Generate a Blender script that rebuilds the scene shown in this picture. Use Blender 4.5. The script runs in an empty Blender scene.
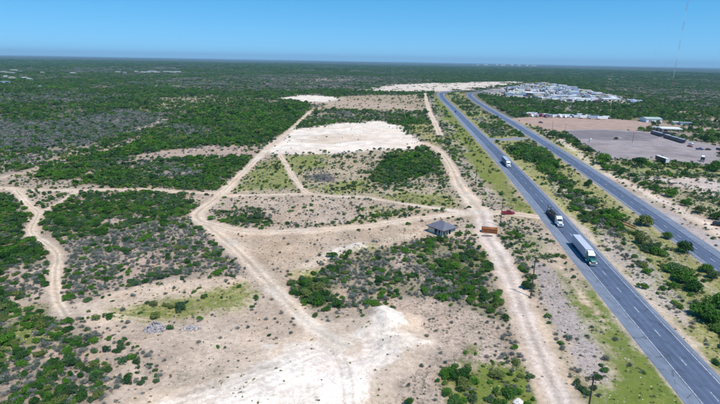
import bpy, bmesh, math, random
import numpy as np
from mathutils import Matrix, Vector

# ------------------------------------------------------------------ camera, sky, sun, exposure
scene = bpy.context.scene
COL = scene.collection
CAM_H = 65.0
FPX = 486.0                                   # focal length in pixels of the 720 px wide photograph
ROLL = math.radians(1.03)
PITCH = math.atan((202 - 60.3) * math.cos(ROLL) / FPX)
cam_d = bpy.data.cameras.new('camera')
cam = bpy.data.objects.new('camera', cam_d)
COL.objects.link(cam)
cam_d.sensor_width = 36.0
cam_d.lens = FPX / 720 * 36
cam_d.clip_start = 1.0
cam_d.clip_end = 120000.0
_r = Vector((1, 0, 0)); _u = Vector((0, math.sin(PITCH), math.cos(PITCH))); _b = Vector((0, -math.cos(PITCH), math.sin(PITCH)))
_cx = _r * math.cos(ROLL) + _u * math.sin(ROLL); _cy = -_r * math.sin(ROLL) + _u * math.cos(ROLL)
cam.matrix_world = Matrix(((_cx.x, _cy.x, _b.x, 0), (_cx.y, _cy.y, _b.y, 0), (_cx.z, _cy.z, _b.z, CAM_H), (0, 0, 0, 1)))
scene.camera = cam

SUN_EL = math.radians(62)
SUN_AZ = math.radians(140)                    # clockwise from +Y; shadows fall to the left and away
sun_dir = Vector((math.sin(SUN_AZ) * math.cos(SUN_EL), math.cos(SUN_AZ) * math.cos(SUN_EL), math.sin(SUN_EL)))
world = bpy.data.worlds.new('World'); scene.world = world
world.use_nodes = True
wn = world.node_tree; wn.nodes.clear()
sky = wn.nodes.new('ShaderNodeTexSky'); sky.sky_type = 'NISHITA'; sky.sun_disc = False
sky.sun_elevation = SUN_EL; sky.sun_rotation = SUN_AZ
sky.altitude = 150; sky.air_density = 1.0; sky.dust_density = 0.0; sky.ozone_density = 2.0
bg = wn.nodes.new('ShaderNodeBackground'); bg.inputs[1].default_value = 0.13
wo = wn.nodes.new('ShaderNodeOutputWorld')
tc = wn.nodes.new('ShaderNodeTexCoord'); sp = wn.nodes.new('ShaderNodeSeparateXYZ'); cb = wn.nodes.new('ShaderNodeCombineXYZ')
ma = wn.nodes.new('ShaderNodeMath'); ma.operation = 'MULTIPLY_ADD'; ma.inputs[1].default_value = .9; ma.inputs[2].default_value = .125     # clear dry air: the whole dome a little bluer
nz = wn.nodes.new('ShaderNodeVectorMath'); nz.operation = 'NORMALIZE'
hs = wn.nodes.new('ShaderNodeHueSaturation'); hs.inputs['Saturation'].default_value = 1.48; hs.inputs['Hue'].default_value = .493
for a_, b_ in ((tc.outputs['Generated'], sp.inputs[0]), (sp.outputs[2], ma.inputs[0]), (sp.outputs[0], cb.inputs[0]), (sp.outputs[1], cb.inputs[1]), (ma.outputs[0], cb.inputs[2]), (cb.outputs[0], nz.inputs[0]), (nz.outputs[0], sky.inputs[0]), (sky.outputs[0], hs.inputs['Color']), (hs.outputs[0], bg.inputs[0])):
    wn.links.new(a_, b_)
wn.links.new(bg.outputs[0], wo.inputs[0])
sun_l = bpy.data.lights.new('sun', 'SUN'); sun_l.energy = 4.0; sun_l.angle = math.radians(0.53); sun_l.color = (1.0, 0.93, 0.83)
sun_o = bpy.data.objects.new('sun', sun_l); COL.objects.link(sun_o)
sun_o.rotation_euler = sun_dir.to_track_quat('Z', 'Y').to_euler(); sun_o.location = (0, 0, 200)
scene.view_settings.view_transform = 'Standard'; scene.view_settings.look = 'None'
scene.view_settings.gamma = 1.0; scene.view_settings.use_curve_mapping = False
scene.view_settings.exposure = 0.32
scene.render.engine = 'CYCLES'
scene.cycles.use_denoising = True
scene.cycles.max_bounces = 5; scene.cycles.diffuse_bounces = 2; scene.cycles.glossy_bounces = 2
scene.cycles.transmission_bounces = 2; scene.cycles.transparent_max_bounces = 8; scene.cycles.volume_bounces = 0
scene.cycles.sample_clamp_indirect = 4.0
random.seed(7)
RNG = np.random.default_rng(11)

# ------------------------------------------------------------------ geometry of the view
def ray(u, v):
    x = (u - 360) / FPX; y = (202 - v) / FPX
    xr = x * math.cos(ROLL) - y * math.sin(ROLL); yr = x * math.sin(ROLL) + y * math.cos(ROLL)
    return xr, math.cos(PITCH) + yr * math.sin(PITCH), -math.sin(PITCH) + yr * math.cos(PITCH)
def G(u, v):
    """photo pixel -> point of the flat ground"""
    dx, dy, dz = ray(u, v)
    t = CAM_H / max(-dz, 1e-4)
    return np.array([dx * t, dy * t])
def GP(pts): return np.array([G(*p) for p in pts])
def to_px(x, y, z=0.0):
    dz = z - CAM_H
    f = y * math.cos(PITCH) - dz * math.sin(PITCH)
    up = y * math.sin(PITCH) + dz * math.cos(PITCH)
    xr = x / f; yr = up / f
    px = xr * math.cos(ROLL) + yr * math.sin(ROLL); py = -xr * math.sin(ROLL) + yr * math.cos(ROLL)
    return 360 + px * FPX, 202 - py * FPX

def hash2(ix, iy, seed):
    h = (ix.astype(np.int64) * 374761393 + iy.astype(np.int64) * 668265263 + seed * 974634777) & 0xFFFFFFFF
    h = ((h ^ (h >> 13)) * 1274126177) & 0xFFFFFFFF
    h = (h ^ (h >> 16)) & 0xFFFFFF
    return h / float(0xFFFFFF)
def vnoise(x, y, seed=0):
    x = np.asarray(x, float); y = np.asarray(y, float)
    ix = np.floor(x); iy = np.floor(y); fx = x - ix; fy = y - iy
    fx = fx * fx * (3 - 2 * fx); fy = fy * fy * (3 - 2 * fy)
    a = hash2(ix, iy, seed); b = hash2(ix + 1, iy, seed); c = hash2(ix, iy + 1, seed); d = hash2(ix + 1, iy + 1, seed)
    return (a * (1 - fx) + b * fx) * (1 - fy) + (c * (1 - fx) + d * fx) * fy
def fbm(x, y, seed=0, oct=4):
    s = 0; amp = .5; tot = 0
    for k in range(oct):
        s = s + amp * vnoise(x * 2 ** k + 17.3 * k, y * 2 ** k - 9.1 * k, seed + k); tot += amp; amp *= .55
    return s / tot
def sstep(a, b, x):
    t = np.clip((x - a) / (b - a), 0, 1); return t * t * (3 - 2 * t)

def seg_dist(x, y, P, closed):
    n = len(P); d2 = np.full(x.shape, 1e18)
    for i in range(n if closed else n - 1):
        a = P[i]; b = P[(i + 1) % n]; e = b - a; L = e @ e + 1e-9
        t = np.clip(((x - a[0]) * e[0] + (y - a[1]) * e[1]) / L, 0, 1)
        d2 = np.minimum(d2, (x - a[0] - t * e[0]) ** 2 + (y - a[1] - t * e[1]) ** 2)
    return np.sqrt(d2)
def inside(x, y, P):
    n = len(P); c = np.zeros(x.shape, bool); j = n - 1
    for i in range(n):
        xi, yi = P[i]; xj, yj = P[j]
        cond = ((yi > y) != (yj > y)) & (x < (xj - xi) * (y - yi) / ((yj - yi) + 1e-12) + xi)
        c ^= cond; j = i
    return c

def smooth_line(P, step):
    """Catmull-Rom through points, resampled"""
    P = np.asarray(P, float)
    Q = np.vstack([2 * P[0] - P[1], P, 2 * P[-1] - P[-2]])
    out = []
    for i in range(1, len(Q) - 2):
        p0, p1, p2, p3 = Q[i - 1], Q[i], Q[i + 1], Q[i + 2]
        n = max(2, int(np.linalg.norm(p2 - p1) / step))
        for k in range(n):
            t = k / n
            out.append(.5 * (2 * p1 + (p2 - p0) * t + (2 * p0 - 5 * p1 + 4 * p2 - p3) * t * t + (3 * p1 - p0 - 3 * p2 + p3) * t ** 3))
    out.append(P[-1]); return np.array(out)

# ------------------------------------------------------------------ land cover, drawn on the ground
SOIL = (.435, .345, .258); PALE = (.545, .455, .36); WHITE = (.71, .65, .57); PINK = (.38, .3, .25); TAN = (.35, .285, .2)
GRASS = (.135, .165, .045); LIME = (.19, .22, .04); GRAVEL = (.36, .325, .31); LITTER = (.29, .25, .22); LOT = (.3, .272, .282)
LAYERS = []
def area(pts, warp=1.0, soft=1.0, s=1.0, **fx):
    if fx.get('gr', 0) >= .45: soft *= 2.4; warp *= 1.5
    P = GP(pts); c = P.mean(0); LAYERS.append(('a', P, float(np.hypot(*c)), warp, soft, s, fx))
def path(pts, width, warp=.4, soft=1.0, s=1.0, **fx):
    P = GP(pts); c = P.mean(0); LAYERS.append(('p', P, float(np.hypot(*c)), warp, soft, s, fx, width))
# keys: alb, spk (dark tufts), gr (grass tufts), dg (green shrubs), dy (grey brush), sz
# --- far plain
area([(-40, 118), (60, 122), (120, 110), (160, 112), (170, 122), (120, 140), (60, 148), (-40, 155)], warp=2, dg=.22, dy=.95, s=.9, alb=(.17, .155, .145))
area([(-40, 95), (60, 92), (110, 95), (120, 101), (60, 103), (-40, 102)], warp=2, dg=.3, dy=.9, s=.8, alb=(.16, .15, .14))
area([(70, 66), (180, 66), (190, 74), (70, 72)], warp=2, dg=.2, dy=.6, s=.6, alb=(.16,.15,.14))
area([(170, 78), (300, 74), (430, 78), (420, 84), (330, 90), (250, 92), (170, 88)], warp=2, dg=.3, dy=.7, s=.7, alb=(.2, .17, .16))
area([(280, 79), (340, 77), (360, 80), (300, 82)], warp=2, dg=.1, dy=.2, s=.5, alb=PINK)
area([(128, 100), (180, 95), (270, 97), (280, 103), (220, 108), (150, 112)], warp=2, dg=.42, dy=.2, s=.8, alb=(.27, .24, .16), gr=.7)
area([(600, 80), (720, 84), (720, 96), (650, 92), (600, 88)], warp=2, dg=.3, dy=.5, s=.6, alb=(.2, .17, .15))
area([(30, 176), (70, 160), (120, 150), (165, 128), (190, 112), (255, 104), (300, 104), (310, 113), (288, 130), (262, 145), (140, 155), (100, 168), (60, 181)], warp=1, dg=.95, dy=.2, alb=(.17, .16, .09), sz=1.25)
area([(160, 126), (185, 124), (215, 128), (210, 136), (170, 137)], dg=.2, dy=.8, alb=LITTER)
area([(75, 186), (100, 170), (140, 160), (250, 158), (252, 166), (235, 180), (218, 189), (180, 189), (150, 187), (100, 187)], dg=.9, dy=.35, alb=(.2, .18, .12), sz=1.2)
area([(130, 165), (150, 160), (200, 166), (195, 176), (160, 180)], dg=.35, dy=.75, alb=LITTER)
area([(0, 160), (40, 150), (60, 152), (40, 165), (0, 175)], dg=.45, dy=.6, alb=LITTER)
path([(-5, 180), (30, 172), (60, 162), (75, 157), (110, 149), (128, 140)], 2.5, alb=PALE, dg=0, dy=0, spk=.2)
path([(5, 155), (25, 154), (60, 155), (80, 150)], 3, warp=2, alb=PALE, dg=.05, dy=.1, spk=.2)
path([(130, 132), (150, 126), (165, 119)], 2.5, alb=PALE, dg=.05, dy=0, spk=.2)
area([(138, 157), (150, 152), (175, 149), (215, 144), (258, 146), (252, 156), (200, 158), (165, 160)], alb=PINK, dg=.03, dy=.14, spk=.7)
area([(165, 98), (200, 97), (230, 100), (190, 103)], warp=2, dg=.25, dy=.2, s=.7, alb=PINK)
# --- blocks left
area([(65, 320), (110, 330), (118, 345), (130, 378), (105, 400), (180, 400), (260, 372), (300, 335), (262, 300), (240, 312), (150, 322)], alb=(.47, .39, .31), dg=.015, dy=.05, spk=.5, gr=.08)
area([(-60, 188), (12, 195), (30, 212), (26, 228), (45, 250), (50, 275), (45, 288), (20, 297), (-60, 310)], dg=.92, dy=.35, alb=(.2, .19, .13), sz=1.1)
area([(-60, 232), (20, 232), (26, 238), (-60, 246)], dg=.2, dy=.7, alb=LITTER)
area([(0, 262), (45, 268), (50, 290), (30, 300), (0, 296)], dg=.35, dy=.7, alb=(.4, .33, .27))
area([(43, 206), (65, 195), (130, 192), (190, 195), (202, 205), (190, 218), (150, 224), (110, 236), (75, 241), (60, 236), (40, 225)], dg=.85, dy=.4, alb=(.25, .21, .15), sz=1.05)
area([(70, 193), (110, 194), (130, 200), (90, 204)], dg=.3, dy=.75, alb=PINK)
area([(95, 220), (125, 214), (140, 219), (110, 228)], dg=.2, dy=.5, alb=(.4, .33, .27))
area([(60, 242), (110, 234), (150, 222), (190, 216), (215, 233), (247, 272), (238, 278), (200, 280), (165, 278), (120, 290), (75, 302), (62, 282)], dg=.34, dy=.85, alb=(.33, .28, .23), spk=.9, sz=1.0)
area([(110, 235), (150, 228), (160, 255), (100, 275), (80, 262)], dg=.25, dy=.97, alb=(.3, .26, .22), spk=.9)
area([(125, 255), (160, 250), (165, 275), (120, 285)], dg=.2, dy=.5, alb=PINK, spk=.8)
area([(205, 250), (220, 262), (247, 274), (230, 279), (205, 277), (185, 268)], dg=.45, dy=.85, alb=(.33, .28, .23), spk=.8)
area([(70, 305), (115, 290), (180, 281), (250, 278), (262, 300), (240, 312), (150, 318), (110, 322), (70, 316)], alb=PALE, dg=.03, dy=.05, spk=.35, gr=.25)
area([(112, 309), (150, 303), (190, 296), (236, 284), (258, 292), (246, 306), (205, 314), (170, 320), (128, 319)], alb=(.36, .325, .17), gr=.85, dg=.08, dy=.05, spk=.4)
area([(165, 300), (192, 298), (192, 308), (168, 308)], alb=GRASS, gr=.6, dg=.9, sz=1.1)
area([(-60, 296), (30, 303), (58, 306), (58, 312), (30, 322), (-60, 330)], dg=.8, dy=.2, alb=(.3, .27, .17), sz=1.0)
area([(-60, 326), (30, 318), (66, 321), (100, 332), (104, 346), (78, 352), (104, 366), (128, 384), (104, 397), (85, 420), (-60, 430)], dg=.62, dy=.9, alb=(.32, .265, .21), spk=.9, sz=1.0)
area([(-30, 333), (25, 320), (50, 322), (50, 338), (20, 345), (-30, 348)], dg=.85, dy=.1, alb=(.2, .22, .07), gr=.8)
area([(38, 348), (60, 342), (66, 360), (45, 362)], dg=.1, dy=.25, alb=SOIL, spk=.5)
area([(84, 352), (98, 348), (104, 362), (92, 366)], dg=.1, dy=.15, alb=SOIL, spk=.5)
area([(119, 338), (130, 343), (152, 352), (161, 362), (159, 376), (142, 378), (128, 362)], dg=.62, dy=.6, alb=(.36, .3, .24), spk=.7, sz=.85)
# --- centre fields
area([(306, 112), (330, 97), (345, 96), (425, 94), (432, 112), (420, 112), (330, 110)], alb=TAN, dg=.05, dy=.05, spk=.45, gr=.35)
area([(300, 103), (330, 98), (400, 104), (420, 110), (330, 107)], warp=2, alb=(.42, .33, .26), dg=.04, dy=.04, spk=.3)
area([(280, 98), (306, 95), (345, 97), (330, 101), (300, 102)], warp=1.5, alb=WHITE, dg=.0, dy=0)
area([(308, 113), (350, 111), (420, 112), (426, 118), (400, 122), (345, 122), (305, 126)], alb=(.27, .23, .16), dg=.5, dy=.55)
area([(355, 90), (400, 84), (470, 82), (529, 81), (500, 86), (452, 91), (400, 92)], warp=1.5, alb=(.6, .54, .47), dg=.03, dy=.03)
area([(262, 151), (270, 142), (290, 130), (330, 124), (380, 121), (402, 126), (428, 146), (412, 149), (370, 151), (330, 153), (290, 156)], alb=WHITE, dg=0, dy=.01, spk=.04)
area([(296, 140), (330, 134), (370, 135), (372, 141), (330, 144)], alb=PALE, s=.6, dg=0, dy=.01, spk=.1)
area([(400, 124), (432, 124), (442, 148), (430, 146)], alb=(.34, .3, .14), gr=.7, dg=.06, dy=.08, spk=.4)
area([(222, 192), (255, 166), (276, 154), (330, 154), (420, 150), (445, 163), (464, 200), (430, 206), (380, 198), (320, 196), (300, 194)], alb=(.4, .34, .25), gr=.4, dg=.14, dy=.24, spk=.75)
area([(255, 168), (275, 158), (300, 164), (300, 188), (262, 190), (235, 190)], alb=(.31, .29, .14), gr=.85, dg=.22, dy=.12, spk=.6)
area([(285, 157), (320, 155), (330, 165), (300, 168)], alb=(.3, .29, .13), gr=.9, dg=.1, dy=.06, spk=.5)
area([(300, 186), (330, 184), (365, 178), (370, 192), (330, 194)], alb=(.3, .29, .13), gr=.8, dg=.2, dy=.1, spk=.5)
area([(310, 176), (325, 174), (338, 176), (333, 182), (315, 182)], alb=(.12, .1, .12), dg=.0, dy=.6, spk=.8)
area([(370, 172), (375, 163), (390, 154), (422, 150), (446, 163), (448, 182), (430, 187), (392, 189), (372, 189)], dg=.45, dy=.6, alb=(.33, .28, .2), spk=.7)
area([(372, 168), (390, 157), (420, 155), (440, 163), (437, 171), (410, 178), (385, 182), (372, 182)], dg=.97, dy=.1, alb=(.14, .16, .06), sz=1.25)
area([(380, 196), (410, 192), (450, 195), (460, 204), (430, 207), (395, 203)], alb=(.31, .3, .14), gr=.8, dg=.12, dy=.1, spk=.5)
area([(214, 208), (222, 196), (300, 195), (380, 200), (440, 208), (430, 214), (390, 219), (350, 224), (300, 227), (250, 229), (222, 224)], alb=(.44, .365, .29), gr=.15, dg=.05, dy=.16, spk=.95)
area([(214, 212), (232, 206), (262, 210), (275, 222), (262, 229), (236, 228), (220, 220)], dg=.6, dy=.55, alb=(.33, .28, .2), spk=.7)
area([(265, 224), (300, 226), (350, 221), (392, 212), (420, 208), (436, 209), (400, 217), (350, 225), (300, 229)], dg=.5, dy=.5, alb=(.35, .3, .22), spk=.6)
area([(366, 206), (400, 206), (430, 209), (400, 216), (370, 219)], dg=.35, dy=.35, gr=.6, alb=(.34, .31, .17), spk=.6)
# --- bare land around the diagonal track
area([(225, 228), (300, 232), (400, 222), (436, 222), (428, 240), (400, 247), (360, 247), (330, 265), (300, 277), (290, 288), (300, 305), (260, 285), (240, 255)], alb=SOIL, dg=.01, dy=.05, spk=.75)
area([(300, 262), (330, 250), (400, 235), (425, 228), (420, 238), (380, 246), (340, 262), (305, 275)], alb=PALE, gr=.2, dg=.01, dy=.03, spk=.7)
area([(328, 254), (345, 246), (362, 245), (360, 250), (335, 258)], alb=WHITE, dg=0, dy=0, spk=.1)
area([(293, 275), (310, 268), (335, 270), (330, 278), (300, 282)], alb=(.35, .33, .13), gr=.9, dg=.15, dy=.05, spk=.5)
area([(352, 252), (372, 246), (395, 252), (392, 262), (365, 262)], alb=(.34, .32, .13), gr=.85, dg=.15, dy=.15, spk=.5)
area([(295, 295), (330, 262), (352, 252), (400, 245), (425, 242), (462, 240), (482, 248), (492, 268), (500, 292), (512, 302), (512, 318), (496, 322), (480, 316), (455, 304), (420, 300), (395, 297), (370, 303), (345, 306), (320, 312)], dg=.5, dy=.9, alb=(.27, .24, .18), spk=.9)
area([(332, 290), (350, 286), (350, 300), (335, 302)], dg=.1, dy=.3, alb=SOIL, spk=.6)
area([(390, 256), (420, 250), (422, 262), (395, 268)], dg=.1, dy=.5, alb=(.42, .35, .3), spk=.6)
area([(291, 287), (300, 280), (326, 281), (333, 295), (328, 308), (308, 308), (294, 297)], dg=.98, dy=.05, alb=(.13, .13, .06), sz=1.1)
area([(366, 286), (420, 284), (425, 293), (375, 297)], dg=.6, dy=.4, alb=(.25, .22, .15))
area([(404, 262), (418, 248), (432, 238), (458, 240), (470, 250), (450, 262), (425, 266)], dg=.72, dy=.4, alb=(.22, .2, .12))
area([(440, 262), (462, 256), (486, 258), (490, 270), (468, 280), (445, 274)], dg=.8, dy=.25, alb=(.2, .19, .1), sz=1.15)
area([(470, 285), (500, 288), (512, 304), (510, 318), (492, 320), (470, 308)], dg=.72, dy=.5, alb=(.25, .22, .15))
area([(395, 300), (430, 300), (470, 312), (500, 325), (515, 345), (520, 370), (500, 366), (480, 366), (455, 380), (440, 410), (400, 410), (385, 370), (425, 348), (405, 325)], alb=(.43, .355, .29), gr=.1, dg=.02, dy=.12, spk=1.0)
area([(500, 330), (513, 331), (520, 345), (522, 362), (508, 360), (502, 345)], dg=.5, dy=.75, alb=(.3, .25, .19), spk=.8)
area([(452, 385), (470, 372), (490, 366), (515, 366), (532, 378), (542, 410), (440, 410)], dg=.35, dy=.1, alb=(.17, .2, .06), gr=1.0, spk=.5)
area([(460, 362), (470, 362), (472, 370), (460, 371)], dg=.8, dy=0, alb=(.2, .2, .08))
area([(465, 348), (476, 348), (476, 357), (466, 357)], dg=.7, dy=0, alb=(.2, .2, .08))
area([(445, 375), (456, 378), (452, 392), (442, 392)], dg=.5, dy=.1, alb=(.3, .28, .12), gr=.6)
# --- white diggings at the bottom
area([(80, 430), (160, 386), (240, 366), (278, 342), (330, 322), (372, 318), (392, 305), (418, 318), (434, 345), (420, 366), (396, 382), (404, 425)], alb=PALE, dg=0, dy=.0, spk=.22)
area([(90, 430), (160, 400), (225, 380), (260, 362), (290, 345), (330, 336), (360, 332), (384, 318), (400, 316), (404, 325), (392, 335), (408, 336), (424, 345), (408, 356), (385, 368), (368, 372), (362, 420)], alb=WHITE, dg=0, dy=.0, spk=.04)
area([(215, 404), (270, 378), (300, 356), (340, 343), (385, 345), (400, 352), (372, 374), (345, 410), (230, 415)], alb=(.77, .725, .66), s=.75, dg=0, dy=0, spk=0)
area([(372, 310), (390, 311), (402, 317), (405, 326), (394, 331), (384, 325), (372, 328)], alb=(.78, .73, .66), dg=0, dy=0, spk=.03, soft=.5)
area([(170, 374), (205, 366), (225, 370), (185, 386), (160, 388)], alb=(.43, .36, .28), dg=.02, dy=.05, gr=.15, spk=.85)
area([(265, 345), (280, 345), (283, 350), (268, 352)], alb=WHITE, dg=0, dy=0)
# --- between track and highway
area([(426, 94), (434, 96), (446, 118), (462, 148), (482, 190), (500, 215), (492, 215), (470, 190), (450, 155), (432, 120)], alb=(.36, .31, .26), dg=.35, dy=.6, spk=.7)
area([(434, 95), (440, 97), (452, 120), (474, 148), (500, 180), (525, 206), (535, 216), (512, 206), (488, 190), (470, 168), (450, 138)], alb=LIME, gr=.9, dg=.0, dy=.01, spk=.3)
area([(470, 172), (486, 186), (505, 205), (500, 213), (485, 195)], alb=(.42, .37, .31), gr=.25, dg=.08, dy=.25, spk=.8)
area([(444, 118), (450, 122), (470, 152), (462, 152)], alb=(.45, .39, .33), gr=.1, dg=.1, dy=.3, spk=.7)
area([(485, 224), (500, 222), (520, 222), (540, 228), (560, 250), (600, 295), (620, 320), (690, 412), (560, 412), (535, 330), (510, 265)], alb=(.42, .36, .28), gr=.3, dg=.05, dy=.2, spk=.8)
area([(505, 222), (520, 224), (535, 238), (545, 256), (530, 258), (515, 245), (503, 235)], alb=(.27, .26, .16), gr=.5, dg=.88, dy=.6, spk=.6)
area([(497, 232), (508, 240), (520, 262), (532, 280), (540, 300), (530, 305), (518, 290), (506, 262)], alb=(.28, .25, .18), dg=.65, dy=.8, spk=.6)
area([(520, 268), (532, 272), (534, 288), (524, 292)], dg=.9, dy=.2, alb=(.2, .2, .1))
area([(536, 262), (552, 272), (580, 312), (598, 345), (616, 382), (590, 388), (572, 358), (552, 320), (540, 300)], alb=GRAVEL, gr=.05, dg=0, dy=.06, spk=.9)
area([(538, 318), (546, 322), (556, 345), (566, 366), (582, 378), (584, 412), (566, 412), (556, 378), (545, 345)], dg=.93, dy=.5, alb=(.22, .2, .11), gr=.5, sz=1.15)
area([(556, 272), (575, 282), (612, 325), (650, 372), (685, 412), (640, 412), (616, 375), (596, 335), (575, 300)], alb=(.23, .235, .11), gr=.95, dg=.02, dy=.06, spk=.6)
area([(600, 388), (612, 384), (628, 362), (650, 372), (690, 412), (588, 412)], alb=(.17, .21, .06), gr=1.0, dg=.02, dy=.0, spk=.4)
area([(560, 268), (572, 280), (596, 305), (612, 330), (600, 322), (578, 296)], alb=PALE, gr=.1, dg=0, dy=.02, spk=.3)
# --- median
MED_TOP = [(450, 92), (463, 92), (466, 99), (490, 116), (520, 135), (560, 160), (600, 187), (650, 222), (730, 282), (900, 405), (900, 580), (700, 358), (640, 298), (580, 228), (540, 186), (506, 156), (480, 130), (456, 106), (447, 98)]
area(MED_TOP, warp=.3, soft=.4, alb=(.33, .31, .15), gr=.7, dg=.05, dy=.1, spk=.5)
area([(451, 94), (459, 96), (475, 111), (500, 128), (510, 134), (503, 137), (485, 128), (466, 112), (454, 103)], dg=.8, dy=.4, alb=(.25, .23, .13), sz=.9)
area([(478, 118), (498, 128), (508, 135), (498, 136), (482, 126)], dg=.4, dy=.7, alb=(.38, .34, .3))
area([(511, 147), (520, 144), (540, 151), (556, 164), (566, 180), (552, 180), (535, 170), (518, 158)], dg=.93, dy=.15, alb=(.17, .17, .08), sz=1.75)
area([(545, 172), (565, 178), (600, 205), (625, 222), (618, 236), (600, 228), (575, 210), (555, 190)], dg=.85, dy=.6, alb=(.28, .25, .18), spk=.6, sz=1.5)
area([(548, 176), (570, 190), (598, 212), (592, 222), (568, 202)], dg=.1, dy=.4, alb=(.45, .41, .37), spk=.7)
area([(594, 222), (615, 228), (640, 250), (670, 280), (700, 312), (692, 320), (660, 290), (628, 262), (604, 240)], dg=.12, dy=.45, alb=(.4, .365, .335), spk=.9)
area([(570, 214), (585, 226), (625, 270), (665, 308), (700, 345), (694, 349), (655, 312), (610, 266), (575, 226)], alb=(.52, .455, .37), gr=.2, dg=0, dy=.03, spk=.4)
path([(628, 216), (640, 228), (660, 246), (685, 268), (705, 285), (722, 298)], 2.6, alb=(.47, .41, .35), dg=0, dy=.02, spk=.4)
area([(626, 225), (650, 238), (662, 254), (645, 252)], dg=.75, dy=.2, alb=(.25, .23, .12))
area([(665, 258), (690, 275), (702, 290), (692, 296), (672, 280)], dg=.9, dy=.1, alb=(.2, .2, .1), sz=1.2)
area([(690, 300), (720, 305), (735, 330), (790, 380), (770, 385), (715, 330), (695, 316)], dg=.95, dy=.05, alb=(.15, .17, .07), sz=1.25)
# --- right of the second carriageway
area([(475, 95), (500, 98), (560, 102), (620, 105), (720, 108), (720, 124), (660, 122), (620, 117), (520, 112), (505, 112), (490, 105)], warp=1.5, dg=.8, dy=.2, alb=(.19, .17, .1))
area([(530, 100), (600, 104), (600, 110), (540, 108)], warp=1.5, dg=.45, dy=.5, s=.8, alb=LITTER)
path([(640, 106), (665, 108), (690, 114), (720, 121)], 5, warp=1, alb=PALE, dg=.03, dy=.05)
path([(600, 101), (632, 103), (650, 105)], 10, warp=1, alb=PALE, dg=.03, dy=.05, s=.8)
path([(676, 78), (690, 79.5), (730, 81)], 18, warp=1, alb=WHITE, dg=.0, dy=.0)
path([(600, 79), (620, 79.5)], 12, warp=1, alb=PALE, dg=.1, dy=.0, s=.7)
path([(700, 76), (730, 76.5)], 20, warp=1, alb=PALE, dg=.1, dy=.0, s=.7)
path([(488, 67.6), (508, 68)], 40, warp=1, alb=WHITE, dg=.0, dy=.0, s=.8)
path([(170, 72), (200, 73), (230, 74)], 14, warp=2, alb=PALE, dg=.2, dy=.2, s=.6)
path([(100, 93.5), (140, 97), (165, 104)], 5, warp=2, alb=PALE, dg=.1, dy=.2, s=.6)
path([(190, 94), (230, 96), (262, 97)], 5, warp=2, alb=PALE, dg=.1, dy=.2, s=.6)
area([(500, 87), (520, 83.5), (545, 82), (560, 84), (580, 88), (610, 94), (640, 101), (628, 104), (600, 103), (560, 102), (530, 99), (500, 97), (482, 95), (482, 92)], warp=.5, soft=.6, alb=(.36, .33, .32), dg=.16, dy=.05)
area([(505, 90), (530, 89), (545, 93), (530, 96), (506, 95)], warp=1, alb=(.4, .36, .17), dg=.1, dy=.0, s=.8)
area([(505, 119), (530, 116), (600, 118), (640, 121), (720, 129), (720, 134), (690, 131), (640, 131), (570, 131), (560, 136), (540, 130)], warp=.4, soft=.5, alb=(.38, .28, .235), dg=.0, dy=.0, spk=.15)
area([(562, 130), (600, 129), (640, 131), (660, 133), (690, 140), (724, 144), (724, 165), (700, 165), (676, 162), (648, 160), (625, 161), (612, 160), (590, 150), (575, 140)], warp=.15, soft=.4, alb=LOT, dg=0, dy=0, spk=.03)
area([(566, 131), (600, 130), (645, 132.5), (660, 137), (650, 141), (600, 140), (575, 138)], warp=.3, soft=.6, alb=(.2, .18, .195), dg=0, dy=0, spk=.0)
area([(655, 124), (700, 126), (724, 130), (724, 146), (700, 143), (685, 136), (660, 131)], warp=.5, dg=.35, dy=.1, s=.7, alb=(.3, .25, .2))
area([(512, 118), (524, 122), (545, 130), (560, 139), (580, 147), (598, 158), (606, 170), (590, 162), (560, 146), (530, 128)], dg=.25, dy=.3, alb=(.36, .32, .2), gr=.4, spk=.5)
area([(598, 158), (612, 161), (650, 160), (676, 163), (730, 167), (850, 180), (850, 200), (730, 182), (700, 176), (670, 178), (640, 178), (615, 172)], dg=.3, dy=.35, alb=(.29, .29, .15), gr=.7, spk=.5)
area([(640, 178), (670, 179), (700, 177), (730, 183), (730, 204), (705, 200), (690, 190), (665, 184)], dg=.03, dy=.3, alb=(.5, .44, .39), spk=.6, gr=.1)
area([(628, 176), (650, 182), (690, 192), (730, 202), (860, 235), (860, 300), (730, 228), (710, 216), (690, 208), (660, 192), (636, 183)], dg=.45, dy=.5, alb=(.3, .28, .18), gr=.5, spk=.6)
path([(558, 138), (575, 152), (600, 171), (627, 183), (652, 196), (680, 211), (700, 222), (730, 240)], 6.5, warp=.5, alb=(.62, .545, .465), dg=0, dy=0, spk=.25)
area([(520, 129), (545, 140), (600, 174), (622, 186), (660, 206), (690, 224), (730, 246), (730, 262), (650, 204), (560, 150), (520, 128)], warp=.2, soft=.5, alb=(.4, .37, .36), dg=0, dy=0, spk=.3)
area([(625, 186), (650, 199), (676, 212), (662, 207), (630, 190)], s=.8, alb=(.38, .34, .24), gr=.35, dg=0, dy=.12, spk=.6)
area([(540, 138), (560, 146), (600, 170), (596, 171), (556, 148)], s=.8, alb=(.36, .35, .14), gr=.8, dg=.02, dy=.05, spk=.4)
area([(437, 97), (446, 103), (456, 117), (474, 138), (497, 164), (520, 193), (536, 213), (524, 210), (506, 198), (490, 184), (474, 165), (458, 140), (446, 116)], warp=.4, soft=.5, alb=(.22, .225, .06), gr=.85, dg=0, dy=0, spk=.45, s=.85)
area([(565, 211), (576, 222), (600, 250), (640, 291), (680, 328), (712, 362), (705, 366), (650, 313), (600, 260), (570, 224)], warp=.4, soft=.35, alb=(.5, .435, .345), gr=.15, dg=0, dy=.02, spk=.5)
area([(600, 232), (622, 250), (652, 282), (690, 318), (686, 330), (650, 296), (618, 264), (600, 246)], warp=.8, soft=.6, alb=(.42, .38, .345), gr=.1, dg=.06, dy=.4, spk=.9, s=.85)
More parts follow.
